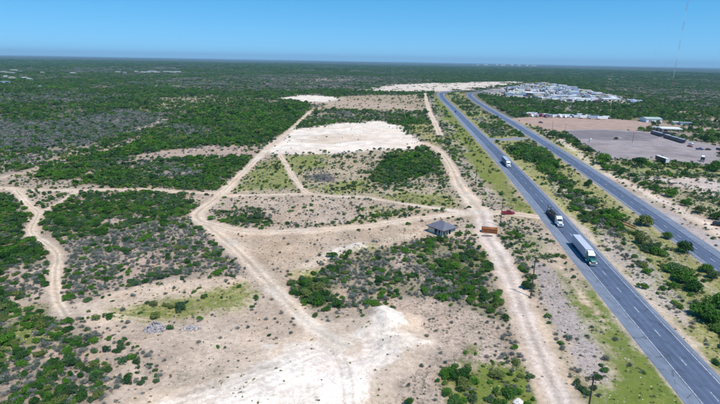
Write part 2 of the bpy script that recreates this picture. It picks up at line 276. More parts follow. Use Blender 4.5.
area([(506, 157), (520, 163), (552, 192), (570, 212), (566, 214), (540, 186), (512, 160)], warp=.4, soft=.4, alb=(.42, .39, .2), gr=.7, dg=0, dy=.02, spk=.3)
area([(586, 283), (600, 297), (628, 333), (656, 369), (692, 414), (664, 414), (640, 378), (612, 340), (590, 306)], warp=.9, soft=.6, alb=(.165, .205, .06), gr=1.0, dg=0, dy=.02, spk=.4, s=.9)
# --- wheel marks, scrapes and stains
def ruts(pts, s=.55, alb=(.56, .475, .375), w=.55, gap=.95):
    C = smooth_line(GP(pts), 6.0); T = np.gradient(C, axis=0); T /= np.linalg.norm(T, axis=1)[:, None]; Nn = np.stack([T[:, 1], -T[:, 0]], 1)
    for q in (-gap, gap):
        P = C + Nn * q; LAYERS.append(('p', P, float(np.hypot(*P.mean(0))) * .25, .3, .35, s, dict(alb=alb, spk=.05, gr=0, dg=0, dy=0), w))
ruts([(130, 402), (190, 384), (250, 366), (290, 342), (318, 330)]); ruts([(165, 410), (225, 392), (280, 372), (330, 352), (372, 338)], .6, (.5, .42, .33)); ruts([(200, 410), (270, 388), (330, 366), (380, 352), (405, 345)], .5, (.5, .43, .35))
ruts([(262, 283), (290, 300), (330, 322), (380, 318), (395, 322)], .5); ruts([(300, 316), (330, 340), (345, 372), (350, 410)], .55, (.52, .44, .35)); ruts([(322, 334), (360, 345), (400, 350), (420, 346)], .5, (.54, .46, .37))
ruts([(66, 316), (100, 314), (150, 322), (215, 340), (270, 345), (310, 332)], .6); ruts([(230, 240), (262, 252), (290, 248), (350, 240), (425, 226)], .5); ruts([(225, 236), (250, 240), (300, 240), (400, 228)], .45)
ruts([(270, 150), (310, 140), (360, 132), (400, 128)], .6, (.52, .45, .36)); ruts([(280, 153), (330, 147), (380, 144), (420, 146)], .6, (.53, .46, .37)); ruts([(268, 148), (290, 140), (330, 130), (370, 124)], .5, (.5, .43, .35))
ruts([(485, 214), (470, 222), (458, 226), (450, 226)], .6); ruts([(488, 240), (476, 238), (462, 232)], .6); ruts([(312, 112), (330, 104), (345, 98)], .5); ruts([(520, 330), (540, 300), (552, 278), (556, 255), (540, 232)], .4, (.5, .44, .38))
for pp, cc, ww in (([(160, 392), (200, 378), (262, 368)], (.36, .3, .23), 1.0), ([(180, 396), (230, 380), (275, 366)], (.4, .33, .26), .7), ([(300, 262), (330, 256), (372, 244), (410, 236)], (.34, .29, .2), .9), ([(308, 270), (340, 262), (380, 248)], (.36, .3, .2), .8), ([(330, 270), (352, 258), (395, 244)], (.35, .29, .21), .7)):
    path(pp, ww, warp=2.0, s=.7, alb=cc, spk=.7, gr=.3)
for pp, cc, ww, ss in (([(598, 130.5), (612, 135), (628, 141)], (.36, .32, .32), .9, .7), ([(575, 140), (600, 141.5), (640, 142), (690, 146)], (.34, .3, .3), 2.2, .5), ([(600, 146), (640, 147), (690, 150), (722, 153)], (.34, .295, .28), 3, .5), ([(590, 136), (640, 137)], (.15, .135, .15), 1.2, .6), ([(620, 153), (660, 153), (700, 157)], (.22, .185, .18), 3, .5), ([(640, 135), (700, 152)], (.33, .3, .31), 2.5, .5), ([(530, 121), (580, 123), (640, 126)], (.44, .33, .28), 4, .5), ([(545, 127), (600, 127), (640, 128.5)], (.3, .21, .18), 3, .4)):
    path(pp, ww, warp=3.0, soft=.6, s=ss, alb=cc)
area([(585, 143), (605, 144), (600, 148), (588, 147)], warp=1, s=.5, alb=(.2, .17, .17)); area([(655, 146), (675, 148), (668, 152), (650, 150)], warp=1, s=.5, alb=(.19, .165, .165)); area([(680, 153), (700, 154), (698, 158), (684, 157)], warp=1, s=.5, alb=(.2, .17, .17))
NLAY = len(LAYERS)

# tracks (photo pixels, width in metres); they are built as surfaces of their own below
TRACKS = [
    ('diagonal', [(311, 111), (303, 118), (286, 134), (266, 150), (250, 166), (232, 183), (214, 200), (197, 214), (206, 225), (222, 237), (246, 259), (271, 286), (300, 315), (322, 334), (350, 348)], [4, 4.2, 4.2, 5, 5, 5, 6, 7.5, 7.5, 6.5, 6, 6, 6.5, 7.5, 10]),
    ('horizontal', [(-40, 187), (0, 188), (30, 190), (75, 190.5), (140, 189.5), (200, 193), (226, 192)], [6, 6, 6, 4.5, 3.8, 3.5, 3.5]),
    ('winding', [(16, 190), (28, 204), (38, 213), (31, 231), (44, 242), (57, 254), (55, 275), (57, 298), (66, 316)], [4, 3.8, 3.4, 3.8, 3.4, 4.2, 4.2, 4.4, 5]),
    ('spur', [(38, 213), (54, 206), (76, 192)], [3.5, 3, 3]),
    ('middle', [(202, 222), (245, 231.5), (300, 231), (360, 227), (400, 221), (440, 216), (478, 213), (505, 213), (540, 217)], [5, 6.2, 5.8, 5.4, 6, 6, 8, 6, 9]),
    ('curved', [(279, 154), (288, 168), (297, 182), (306, 192), (322, 196), (360, 197), (380, 200), (420, 206), (462, 212)], [4, 3.6, 3.6, 4, 4, 4, 4, 3.6, 3.5]),
    ('flat', [(214, 196), (260, 195), (308, 194)], [4, 4, 3]),
    ('fence_side', [(425, 93), (429, 110), (436, 125), (440, 135)], [6, 7, 8, 7]),
    ('pad_side', [(424, 143), (438, 150), (449, 163), (458, 182), (468, 197), (482, 213)], [5, 5, 6, 9, 13, 15]),
    ('frontage', [(482, 212), (487, 236), (501, 258), (513, 286), (525, 315), (536, 345), (548, 375), (566, 418)], [12.5, 11, 10, 8.6, 7.6, 7.4, 6.9, 6.7]),
]
ROADS_FLAT = []          # filled by the roads: (centre line, half width)

def fields(x, y):
    x = np.asarray(x, float); y = np.asarray(y, float)
    r = np.hypot(x, y); n = len(x)
    far = sstep(260, 560, r)
    big = fbm(x / 260, y / 420, 3); mid = fbm(x / 45, y / 60, 9)
    A = np.empty((n, 3)); soil = np.array((.4, .33, .26)); scr = np.array((.085, .088, .062))
    A[:] = soil * (1 - far[:, None] * .8) + scr * far[:, None] * .8
    F = {'alb': A, 'spk': np.full(n, .6), 'gr': np.full(n, .25), 'sz': np.ones(n)}
    g = np.clip(.45 + .5 * sstep(.36, .6, big * .6 + mid * .4), 0, 1)
    F['dg'] = (.05 + .3 * mid) * (1 - far) + g * far
    F['dy'] = (.2) * (1 - far) + np.clip(.75 - .6 * g, .1, .8) * far
    for L in LAYERS:
        kind, P, rc, warp, soft, s, fx = L[:7]
        if s == 0: continue
        amp = .016 * rc * warp; wl = .045 * rc; sf = (.009 * rc + .4) * soft
        lo = P.min(0) - amp - sf - (L[7] if kind == 'p' else 0); hi = P.max(0) + amp + sf + (L[7] if kind == 'p' else 0)
        m = np.nonzero((x > lo[0]) & (x < hi[0]) & (y > lo[1]) & (y < hi[1]))[0]
        if not len(m): continue
        xs = x[m]; ys = y[m]
        w = (fbm(xs / wl, ys / wl, int(rc) % 97, 4) - .5) * 2.6 * amp + (fbm(xs / wl * 5, ys / wl * 5, int(rc) % 89, 3) - .5) * 1.6 * amp
        if kind == 'a':
            d = seg_dist(xs, ys, P, True); d = np.where(inside(xs, ys, P), -d, d)
        else:
            d = seg_dist(xs, ys, P, False) - L[7] / 2; w = w * .25
        k = s * (1 - sstep(-sf, sf, d + w))
        kd = s * (1 - sstep(-sf * 2.6, sf * 2.2, d + w))      # plants thin out more gradually than the soil changes
        for key, val in fx.items():
            if key in ('dg', 'dy'): F[key][m] = F[key][m] * (1 - kd) + val * kd
            elif key == 'alb': A[m] = A[m] * (1 - k[:, None]) + np.array(val) * k[:, None]
            else: F[key][m] = F[key][m] * (1 - k) + val * k
    for P, hw, rc in TRACK_LINES:
        lo = P.min(0) - 12; hi = P.max(0) + 12
        m = np.nonzero((x > lo[0]) & (x < hi[0]) & (y > lo[1]) & (y < hi[1]))[0]
        if not len(m): continue
        d = seg_dist(x[m], y[m], P, False) - hw + (vnoise(x[m] / 4, y[m] / 4, 5) - .5) * 1.6
        k = 1 - sstep(-.4, 1.6, d)
        A[m] = A[m] * (1 - .8 * k[:, None]) + np.array(PALE) * .8 * k[:, None]
        for key in ('dg', 'dy', 'spk', 'gr'): F[key][m] *= (1 - k)
    for P, hw in ROADS_FLAT:
        lo = P.min(0) - hw - 20; hi = P.max(0) + hw + 20
        m = np.nonzero((x > lo[0]) & (x < hi[0]) & (y > lo[1]) & (y < hi[1]))[0]
        if not len(m): continue
        d = seg_dist(x[m], y[m], P, False) - hw
        k = 1 - sstep(.6, 3.2, d - .01 * np.maximum(0, y[m] - 300))
        for key in ('dg', 'dy'): F[key][m] *= (1 - k)
        k = 1 - sstep(-.2, .5, d); F['spk'][m] *= 1 - k; F['gr'][m] *= 1 - k
        k = (1 - sstep(.2, 1.3, d + (vnoise(x[m] / 1.3, y[m] / 1.3, 8) - .5) * .9)) * .7
        A[m] = A[m] * (1 - k[:, None]) + np.array((.36, .33, .28)) * k[:, None]; F['gr'][m] *= 1 - k
    v = 1 + (fbm(x / 16, y / 16, 51) - .5) * .42 * (1 - far * .5); t = sstep(.48, .68, fbm(x / 30 + 7, y / 30, 52)) * .35 * (A[:, 0] > .38)
    A *= v[:, None]; A *= (1 - t[:, None] * np.array((.06, .14, .22)))
    A *= 1 + (sstep(.16, .3, A[:, 0]) * (1 - far * .5))[:, None] * np.array((.03, -.012, -.03))      # iron-tinted soil
    np.clip(A, .01, .82, out=A)
    return F

TRACK_LINES = []
for nm, pts, wd in TRACKS:
    wd[:] = [q * .86 for q in wd]
    P = smooth_line(GP(pts), 4.0); TRACK_LINES.append((P, float(np.mean(wd)) / 2, float(np.hypot(*P.mean(0)))))


# ------------------------------------------------------------------ helpers for objects
def tag(o, label=None, cat=None, group=None, kind=None):
    if label: o['label'] = label
    if cat: o['category'] = cat
    if group: o['group'] = group
    if kind: o['kind'] = kind
    return o
def mesh_np(name, V, Fq, mats=(), fmat=None, smooth=False):
    me = bpy.data.meshes.new(name)
    V = np.asarray(V, np.float32); Fq = np.asarray(Fq, np.int32)
    k = Fq.shape[1]
    me.vertices.add(len(V)); me.vertices.foreach_set('co', V.ravel())
    me.loops.add(Fq.size); me.loops.foreach_set('vertex_index', Fq.ravel())
    me.polygons.add(len(Fq)); me.polygons.foreach_set('loop_start', np.arange(0, Fq.size, k, dtype=np.int32))
    for m in mats: me.materials.append(m)
    if fmat is not None: me.polygons.foreach_set('material_index', np.asarray(fmat, np.int32))
    me.polygons.foreach_set('use_smooth', np.full(len(Fq), smooth))
    me.update(calc_edges=True); me.validate()
    return me
def link(name, me, parent=None, loc=None, rz=None, scale=None):
    o = bpy.data.objects.new(name, me); COL.objects.link(o)
    if parent is not None: o.parent = parent
    if loc is not None: o.location = loc
    if rz is not None: o.rotation_euler = (0, 0, rz)
    if scale is not None: o.scale = scale
    return o
def empty(name, loc=(0, 0, 0), rz=0.0):
    o = bpy.data.objects.new(name, None); COL.objects.link(o); o.location = loc; o.rotation_euler = (0, 0, rz); o.empty_display_size = .5
    return o
def color_attr(me, name, arr):
    a = me.attributes.new(name, 'FLOAT_COLOR', 'POINT'); c = np.ones((len(arr), 4), np.float32); c[:, :arr.shape[1]] = arr
    a.data.foreach_set('color', c.ravel())

class MB:
    """collects solids into one mesh"""
    def __init__(s): s.v = []; s.f = []; s.m = []
    def add(s, vs, fs, mi=0, M=None):
        b = len(s.v)
        for p in vs:
            p = Vector(p)
            s.v.append(tuple(M @ p if M is not None else p))
        for f in fs: s.f.append([b + i for i in f]); s.m.append(mi)
        return s
    def box(s, c, d, mi=0, M=None, taper=(1, 1), shift=0.0):
        """box centred in x,y at c, bottom at c.z; top scaled by taper"""
        x, y, z = c; a, b, h = d[0] / 2, d[1] / 2, d[2]; tx, ty = taper
        vs = [(x - a, y - b, z), (x + a, y - b, z), (x + a, y + b, z), (x - a, y + b, z),
              (x - a * tx, y - b * ty + shift, z + h), (x + a * tx, y - b * ty + shift, z + h), (x + a * tx, y + b * ty + shift, z + h), (x - a * tx, y + b * ty + shift, z + h)]
        return s.add(vs, [(3, 2, 1, 0), (4, 5, 6, 7), (0, 1, 5, 4), (1, 2, 6, 5), (2, 3, 7, 6), (3, 0, 4, 7)], mi, M)
    def prof(s, pts, x0, x1, mi=0, M=None):
        """profile of (y,z) points extruded along x"""
        n = len(pts); vs = [(x0, p[0], p[1]) for p in pts] + [(x1, p[0], p[1]) for p in pts]
        fs = [tuple(range(n))[::-1], tuple(range(n, 2 * n))] + [(i, (i + 1) % n, n + (i + 1) % n, n + i) for i in range(n)]
        return s.add(vs, fs, mi, M)
    def tube(s, a, b, r0, r1=None, n=8, mi=0):
        r1 = r0 if r1 is None else r1; a = Vector(a); b = Vector(b); d = (b - a).normalized()
        t = d.orthogonal().normalized(); w = d.cross(t)
        vs = [a + (t * math.cos(2 * math.pi * i / n) + w * math.sin(2 * math.pi * i / n)) * r0 for i in range(n)] + \
             [b + (t * math.cos(2 * math.pi * i / n) + w * math.sin(2 * math.pi * i / n)) * r1 for i in range(n)]
        fs = [(i, (i + 1) % n, n + (i + 1) % n, n + i) for i in range(n)] + [tuple(range(n))[::-1], tuple(range(n, 2 * n))]
        return s.add(vs, fs, mi)
    def mesh(s, name, mats, bevel=0, smooth=False):
        me = bpy.data.meshes.new(name); me.from_pydata(s.v, [], s.f)
        for m in (mats if isinstance(mats, (list, tuple)) else [mats]): me.materials.append(m)
        me.polygons.foreach_set('material_index', s.m)
        if bevel:
            bm = bmesh.new(); bm.from_mesh(me)
            bmesh.ops.bevel(bm, geom=bm.edges[:], offset=bevel, segments=2, affect='EDGES', profile=.6)
            bm.to_mesh(me); bm.free()
        if smooth: me.polygons.foreach_set('use_smooth', [True] * len(me.polygons))
        me.update(); return me
    def build(s, name, mats, parent=None, bevel=0, smooth=False, loc=None):
        return link(name, s.mesh(name, mats, bevel, smooth), parent, loc)

# ------------------------------------------------------------------ materials
def mat(name):
    m = bpy.data.materials.new(name); m.use_nodes = True; nt = m.node_tree
    return m, nt, nt.nodes['Principled BSDF']
def N(nt, typ, **kw):
    n = nt.nodes.new(typ)
    for k, v in kw.items():
        if k.startswith('i_'):
            key = k[2:]; n.inputs[int(key) if key.isdigit() else key].default_value = v
        else: setattr(n, k, v)
    return n
def mathn(nt, op, a, b=None, c=None, clamp=False):
    n = nt.nodes.new('ShaderNodeMath'); n.operation = op; n.use_clamp = clamp
    for i, q in enumerate((a, b, c)):
        if q is None: continue
        if isinstance(q, (int, float)): n.inputs[i].default_value = q
        else: nt.links.new(q, n.inputs[i])
    return n.outputs[0]
def mixc(nt, fac, a, b, blend='MIX'):
    n = nt.nodes.new('ShaderNodeMix'); n.data_type = 'RGBA'; n.blend_type = blend
    for q, s in ((fac, n.inputs['Factor']), (a, n.inputs['A']), (b, n.inputs['B'])):
        if isinstance(q, (int, float)): s.default_value = q
        elif isinstance(q, tuple): s.default_value = q if len(q) == 4 else (*q, 1)
        else: nt.links.new(q, s)
    return n.outputs['Result']
def noise(nt, vec, scale, detail=4, rough=.55, dist=0.0):
    n = N(nt, 'ShaderNodeTexNoise'); n.inputs['Scale'].default_value = scale; n.inputs['Detail'].default_value = detail
    n.inputs['Roughness'].default_value = rough; n.inputs['Distortion'].default_value = dist
    nt.links.new(vec, n.inputs['Vector']); return n.outputs['Fac']
def ramp(nt, fac, lo, hi, a=0.0, b=1.0):
    n = N(nt, 'ShaderNodeMapRange'); n.clamp = True; n.interpolation_type = 'SMOOTHSTEP'
    for i, q in ((0, fac), (1, lo), (2, hi), (3, a), (4, b)):
        if isinstance(q, (int, float)): n.inputs[i].default_value = q
        else: nt.links.new(q, n.inputs[i])
    return n.outputs[0]
def simple(name, col, rough=.7, var=.12, scale=2.0, metal=0.0, spec=.3):
    """plain paint or metal with dirt variation"""
    m, nt, p = mat(name)
    geo = N(nt, 'ShaderNodeTexCoord')
    f = noise(nt, geo.outputs['Object'], scale, 5, .6)
    c = mixc(nt, ramp(nt, f, .3, .7), tuple(x * (1 - var) for x in col), tuple(min(1, x * (1 + var)) for x in col))
    nt.links.new(c, p.inputs['Base Color']); p.inputs['Roughness'].default_value = rough; p.inputs['Metallic'].default_value = metal
    p.inputs['Specular IOR Level'].default_value = spec
    return m

def make_ground_mat():
    m, nt, p = mat('terrain'); L = nt.links
    geo = N(nt, 'ShaderNodeNewGeometry'); pos = geo.outputs['Position']
    base = N(nt, 'ShaderNodeAttribute', attribute_name='base').outputs['Color']
    aux = N(nt, 'ShaderNodeSeparateColor'); L.new(N(nt, 'ShaderNodeAttribute', attribute_name='aux').outputs['Color'], aux.inputs[0])
    spk, gr, far = aux.outputs[0], aux.outputs[1], aux.outputs[2]
    n1 = noise(nt, pos, .9, 6, .65); n2 = noise(nt, pos, .11, 5, .6); n3 = noise(nt, pos, 4.5, 3, .6)
    v = mathn(nt, 'ADD', mathn(nt, 'MULTIPLY', n1, .5), mathn(nt, 'ADD', mathn(nt, 'MULTIPLY', n2, .4), mathn(nt, 'MULTIPLY', n3, .3)))
    v = ramp(nt, v, .4, .82, .66, 1.3)
    vc = N(nt, 'ShaderNodeCombineColor'); [L.new(v, vc.inputs[i]) for i in range(3)]
    c = mixc(nt, 1.0, base, vc.outputs[0], 'MULTIPLY')
    # hue drift between grey and reddish soil
    hue = ramp(nt, noise(nt, pos, .05, 4, .6), .35, .65)
    c = mixc(nt, mathn(nt, 'MULTIPLY', hue, .5), c, mixc(nt, 1.0, c, (1.06, .96, .88), 'MULTIPLY'))
    # grass tufts
    g = noise(nt, pos, .55, 7, .72)
    gm = ramp(nt, mathn(nt, 'ADD', g, mathn(nt, 'MULTIPLY', gr, .2)), .57, .7)
    gm = mathn(nt, 'MULTIPLY', gm, mathn(nt, 'MULTIPLY', gr, .95, clamp=True), clamp=True)
    gcol = mixc(nt, noise(nt, pos, .2, 3), (.07, .13, .02), (.21, .23, .045))
    c = mixc(nt, gm, c, gcol)
    # small dark tufts, twigs and stones
    s1 = noise(nt, pos, 1.15, 4, .7, .4); s2 = noise(nt, pos, .33, 4, .6)
    th = mathn(nt, 'SUBTRACT', .68, mathn(nt, 'MULTIPLY', spk, .17))
    sm = ramp(nt, mathn(nt, 'ADD', mathn(nt, 'MULTIPLY', s1, .75), mathn(nt, 'MULTIPLY', s2, .25)), th, mathn(nt, 'ADD', th, .09))
    sm = mathn(nt, 'MULTIPLY', sm, mathn(nt, 'MULTIPLY', spk, .8), clamp=True)
    scol = mixc(nt, noise(nt, pos, .7, 2), (.075, .085, .04), (.17, .135, .1))
    c = mixc(nt, sm, c, scol)
    st = noise(nt, pos, 2.4, 2, .6)
    c = mixc(nt, mathn(nt, 'MULTIPLY', ramp(nt, st, .62, .7), mathn(nt, 'MULTIPLY', spk, .5)), c, (.62, .58, .54))
    # single weeds and stones
    for sc, rad, dens, cols, seed in ((.95, .2, .9, ((.05, .07, .025), (.13, .11, .07)), 0), (2.1, .22, .75, ((.1, .095, .06), (.2, .16, .12)), 5), (1.7, .17, .6, ((.6, .55, .5), (.7, .66, .62)), 9)):
        mpv = N(nt, 'ShaderNodeMapping'); mpv.inputs['Location'].default_value = (seed * 3.7, seed * 1.3, 0); mpv.inputs['Scale'].default_value = (1, 1, 0); L.new(pos, mpv.inputs[0])
        vo = N(nt, 'ShaderNodeTexVoronoi'); vo.inputs['Scale'].default_value = sc; L.new(mpv.outputs[0], vo.inputs['Vector'])
        cs = N(nt, 'ShaderNodeSeparateColor'); L.new(vo.outputs['Color'], cs.inputs[0])
        on = mathn(nt, 'LESS_THAN', cs.outputs[0], mathn(nt, 'MULTIPLY', spk, dens * .6)); rr = mathn(nt, 'MULTIPLY', cs.outputs[1], rad * 2)
        dot = mathn(nt, 'MULTIPLY', ramp(nt, mathn(nt, 'ADD', vo.outputs['Distance'], mathn(nt, 'MULTIPLY', mathn(nt, 'SUBTRACT', n3, .5), .25)), mathn(nt, 'MULTIPLY', rr, .7), rr, 1.0, 0.0), on)
        c = mixc(nt, mathn(nt, 'MULTIPLY', dot, .85), c, mixc(nt, cs.outputs[2], *cols))
    # rain-washed rills
    ri = noise(nt, pos, .22, 3, .5, 1.8); rl = ramp(nt, mathn(nt, 'ABSOLUTE', mathn(nt, 'SUBTRACT', ri, .5)), 0.0, .022, 1.0, 0.0)
    c = mixc(nt, mathn(nt, 'MULTIPLY', rl, mathn(nt, 'SUBTRACT', .3, mathn(nt, 'MULTIPLY', far, .3))), c, mixc(nt, 1.0, c, (.62, .58, .54), 'MULTIPLY'))
    # distant scrub read as mottling
    mp = N(nt, 'ShaderNodeMapping'); mp.inputs['Scale'].default_value = (1, .55, 1); L.new(pos, mp.inputs[0])
    f1 = noise(nt, mp.outputs[0], .022, 6, .7); f2 = noise(nt, mp.outputs[0], .0035, 4, .6)
    fc = mixc(nt, ramp(nt, f1, .38, .6), (.016, .036, .016), (.06, .07, .06))
    fc = mixc(nt, mathn(nt, 'MULTIPLY', ramp(nt, f2, .55, .7), .5), fc, (.13, .115, .1))
    fc = mixc(nt, mathn(nt, 'MULTIPLY', ramp(nt, noise(nt, mp.outputs[0], .009, 4, .6), .67, .72), .7), fc, (.34, .3, .26))
    c = mixc(nt, far, c, fc)
    L.new(c, p.inputs['Base Color']); p.inputs['Roughness'].default_value = .95; p.inputs['Specular IOR Level'].default_value = .1
    b = N(nt, 'ShaderNodeBump'); b.inputs['Strength'].default_value = .55; b.inputs['Distance'].default_value = .35
    hgt = mathn(nt, 'ADD', n1, mathn(nt, 'ADD', mathn(nt, 'MULTIPLY', n3, .25), mathn(nt, 'MULTIPLY', mathn(nt, 'ADD', sm, gm), .25)))
    L.new(hgt, b.inputs['Height']); L.new(b.outputs[0], p.inputs['Normal'])
    return m
M_GROUND = make_ground_mat()

def make_asphalt():
    m, nt, p = mat('asphalt'); L = nt.links
    pos = N(nt, 'ShaderNodeNewGeometry').outputs['Position']
    base = N(nt, 'ShaderNodeAttribute', attribute_name='base').outputs['Color']
    mp = N(nt, 'ShaderNodeMapping'); mp.inputs['Scale'].default_value = (1.6, .05, 1); mp.inputs['Rotation'].default_value = (0, 0, math.radians(5)); L.new(pos, mp.inputs[0])
    a = noise(nt, mp.outputs[0], 1.0, 5, .6); b = noise(nt, pos, .35, 5, .65); d = noise(nt, pos, 9, 2, .5)
    v = ramp(nt, mathn(nt, 'ADD', mathn(nt, 'MULTIPLY', a, .5), mathn(nt, 'ADD', mathn(nt, 'MULTIPLY', b, .35), mathn(nt, 'MULTIPLY', d, .15))), .35, .65, .8, 1.2)
    vc = N(nt, 'ShaderNodeCombineColor'); [L.new(v, vc.inputs[i]) for i in range(3)]
    c = mixc(nt, 1.0, base, vc.outputs[0], 'MULTIPLY')
    vo = N(nt, 'ShaderNodeTexVoronoi'); vo.feature = 'DISTANCE_TO_EDGE'; vo.inputs['Scale'].default_value = .13
    L.new(pos, vo.inputs['Vector'])
    ck = mathn(nt, 'MULTIPLY', ramp(nt, mathn(nt, 'ADD', vo.outputs['Distance'], mathn(nt, 'MULTIPLY', mathn(nt, 'SUBTRACT', b, .5), .12)), 0.0, .012, 1.0, 0.0), .45)
    c = mixc(nt, ck, c, (.03, .032, .036))
    stn = ramp(nt, noise(nt, mp.outputs[0], .6, 4, .7), .58, .7); c = mixc(nt, mathn(nt, 'MULTIPLY', stn, .3), c, (.035, .04, .05))
    L.new(c, p.inputs['Base Color']); p.inputs['Roughness'].default_value = .75; p.inputs['Specular IOR Level'].default_value = .35
    bp = N(nt, 'ShaderNodeBump'); bp.inputs['Strength'].default_value = .2; bp.inputs['Distance'].default_value = .02
    L.new(d, bp.inputs['Height']); L.new(bp.outputs[0], p.inputs['Normal'])
    return m
M_ASPHALT = make_asphalt()

def worn_paint(name, col):
    m, nt, p = mat(name); pos = N(nt, 'ShaderNodeNewGeometry').outputs['Position']
    w = ramp(nt, noise(nt, pos, 1.3, 6, .7), .45, .65)
    nt.links.new(mixc(nt, mathn(nt, 'MULTIPLY', w, .85), col, (.16, .17, .19)), p.inputs['Base Color']); p.inputs['Roughness'].default_value = .6
    return m
M_LINE = worn_paint('white_road_paint', (.6, .6, .59)); M_YLINE = worn_paint('yellow_road_paint', (.66, .58, .34))

def leaf_mat(name, dark, light, extra=None, trans=.25, dull=None):
    m, nt, p = mat(name); L = nt.links
    oi = N(nt, 'ShaderNodeObjectInfo'); geo = N(nt, 'ShaderNodeNewGeometry')
    rnd = oi.outputs['Random']
    big = noise(nt, geo.outputs['Position'], .035, 4, .6); fine = noise(nt, geo.outputs['Position'], 1.7, 3, .6)
    f = mathn(nt, 'ADD', mathn(nt, 'MULTIPLY', rnd, .45), mathn(nt, 'ADD', mathn(nt, 'MULTIPLY', big, .45), mathn(nt, 'MULTIPLY', mathn(nt, 'SUBTRACT', fine, .5), .5)))
    c = mixc(nt, ramp(nt, f, .15, .75), dark, light)
    if dull:
        dn = mathn(nt, 'ADD', noise(nt, geo.outputs['Position'], .028, 3, .6), mathn(nt, 'MULTIPLY', mathn(nt, 'SUBTRACT', mathn(nt, 'FRACT', mathn(nt, 'MULTIPLY', rnd, 3.77)), .5), .3))
        c = mixc(nt, mathn(nt, 'MULTIPLY', ramp(nt, dn, .48, .64), .75), c, mixc(nt, rnd, dull, tuple(q * 1.9 for q in dull)))
    if extra:
        r2 = mathn(nt, 'FRACT', mathn(nt, 'MULTIPLY', rnd, 7.31))
        c = mixc(nt, mathn(nt, 'MULTIPLY', ramp(nt, r2, .78, .95), .8), c, extra)
    L.new(c, p.inputs['Base Color']); p.inputs['Roughness'].default_value = .7; p.inputs['Specular IOR Level'].default_value = .2
    tr = N(nt, 'ShaderNodeBsdfTranslucent'); L.new(mixc(nt, 1.0, c, (1.1, 1.2, .6), 'MULTIPLY'), tr.inputs[0])
    mx = N(nt, 'ShaderNodeMixShader'); mx.inputs[0].default_value = trans
    out = nt.nodes['Material Output']; L.new(p.outputs[0], mx.inputs[1]); L.new(tr.outputs[0], mx.inputs[2]); L.new(mx.outputs[0], out.inputs[0])
    return m
M_LEAF = leaf_mat('mesquite_leaves', (.02, .078, .014), (.09, .225, .02), (.17, .2, .06), dull=(.038, .07, .04))
M_GREY = leaf_mat('dusty_brush_leaves', (.05, .1, .065), (.235, .26, .24), (.27, .24, .245), .15)
M_TUFT = leaf_mat('dry_grass', (.1, .12, .035), (.23, .22, .085), (.2, .16, .1), .2)
M_BARK = simple('bark', (.13, .1, .075), .9, .3, 3)
M_TWIG = simple('grey_twigs', (.3, .27, .25), .9, .3, 3)

# ------------------------------------------------------------------ highways
HW1 = smooth_line([(48, -260), (60, -60), (67.5, 40), (70.6, 70), (72.1, 82.8), (73.3, 94.5), (74.9, 110), (76.9, 129.5), (79.8, 155.7), (84.8, 199), (89.8, 243), (97.6, 321), (106.6, 422), (116.5, 540), (131.5, 709), (148, 905), (166, 1050), (182, 1110), (212, 1160), (265, 1200), (340, 1240), (460, 1290)], 4.0)
HW2 = smooth_line([(95, -260), (108, -60), (115, 40), (118.5, 100), (121.5, 130), (125, 160), (128.5, 185), (132.5, 212), (136.5, 242), (141.5, 281), (148, 335), (155, 397), (163, 470), (171, 550), (180, 650), (192, 785), (207, 920), (222, 1020), (238, 1085), (262, 1130), (305, 1165), (380, 1195), (500, 1230)], 4.0)
ROADS_FLAT += [(HW1[::4], 6.1), (HW2[::4], 6.1)]
CROSS = GP([(488, 139.3), (500, 139.6), (512, 139), (524, 138.5)])
ROADS_FLAT.append((CROSS, 5.0))

def normals2(P):
    T = np.gradient(P, axis=0); T /= np.linalg.norm(T, axis=1)[:, None] + 1e-9
    return np.stack([T[:, 1], -T[:, 0]], 1)           # to the right of travel along P
def offs(P, d): return P + normals2(P) * (d if np.isscalar(d) else np.asarray(d)[:, None])
def strip(P, offsets, z):
    """grid of a line's offsets; returns verts, quads"""
    n = len(P); k = len(offsets); V = np.zeros((n, k, 3)); Nn = normals2(P)
    for j, o in enumerate(offsets):
        V[:, j, :2] = P + Nn * (o if np.isscalar(o) else np.asarray(o)[:, None]); V[:, j, 2] = z if np.isscalar(z) else z[j]
    i = np.arange(n - 1)[:, None] * k + np.arange(k - 1)[None]
    F = np.stack([i, i + 1, i + k + 1, i + k], -1).reshape(-1, 4)
    return V.reshape(-1, 3), F
LANE = np.array((.08, .11, .175)); LANE_L = np.array((.115, .15, .22)); SHOULDER = np.array((.19, .225, .285))
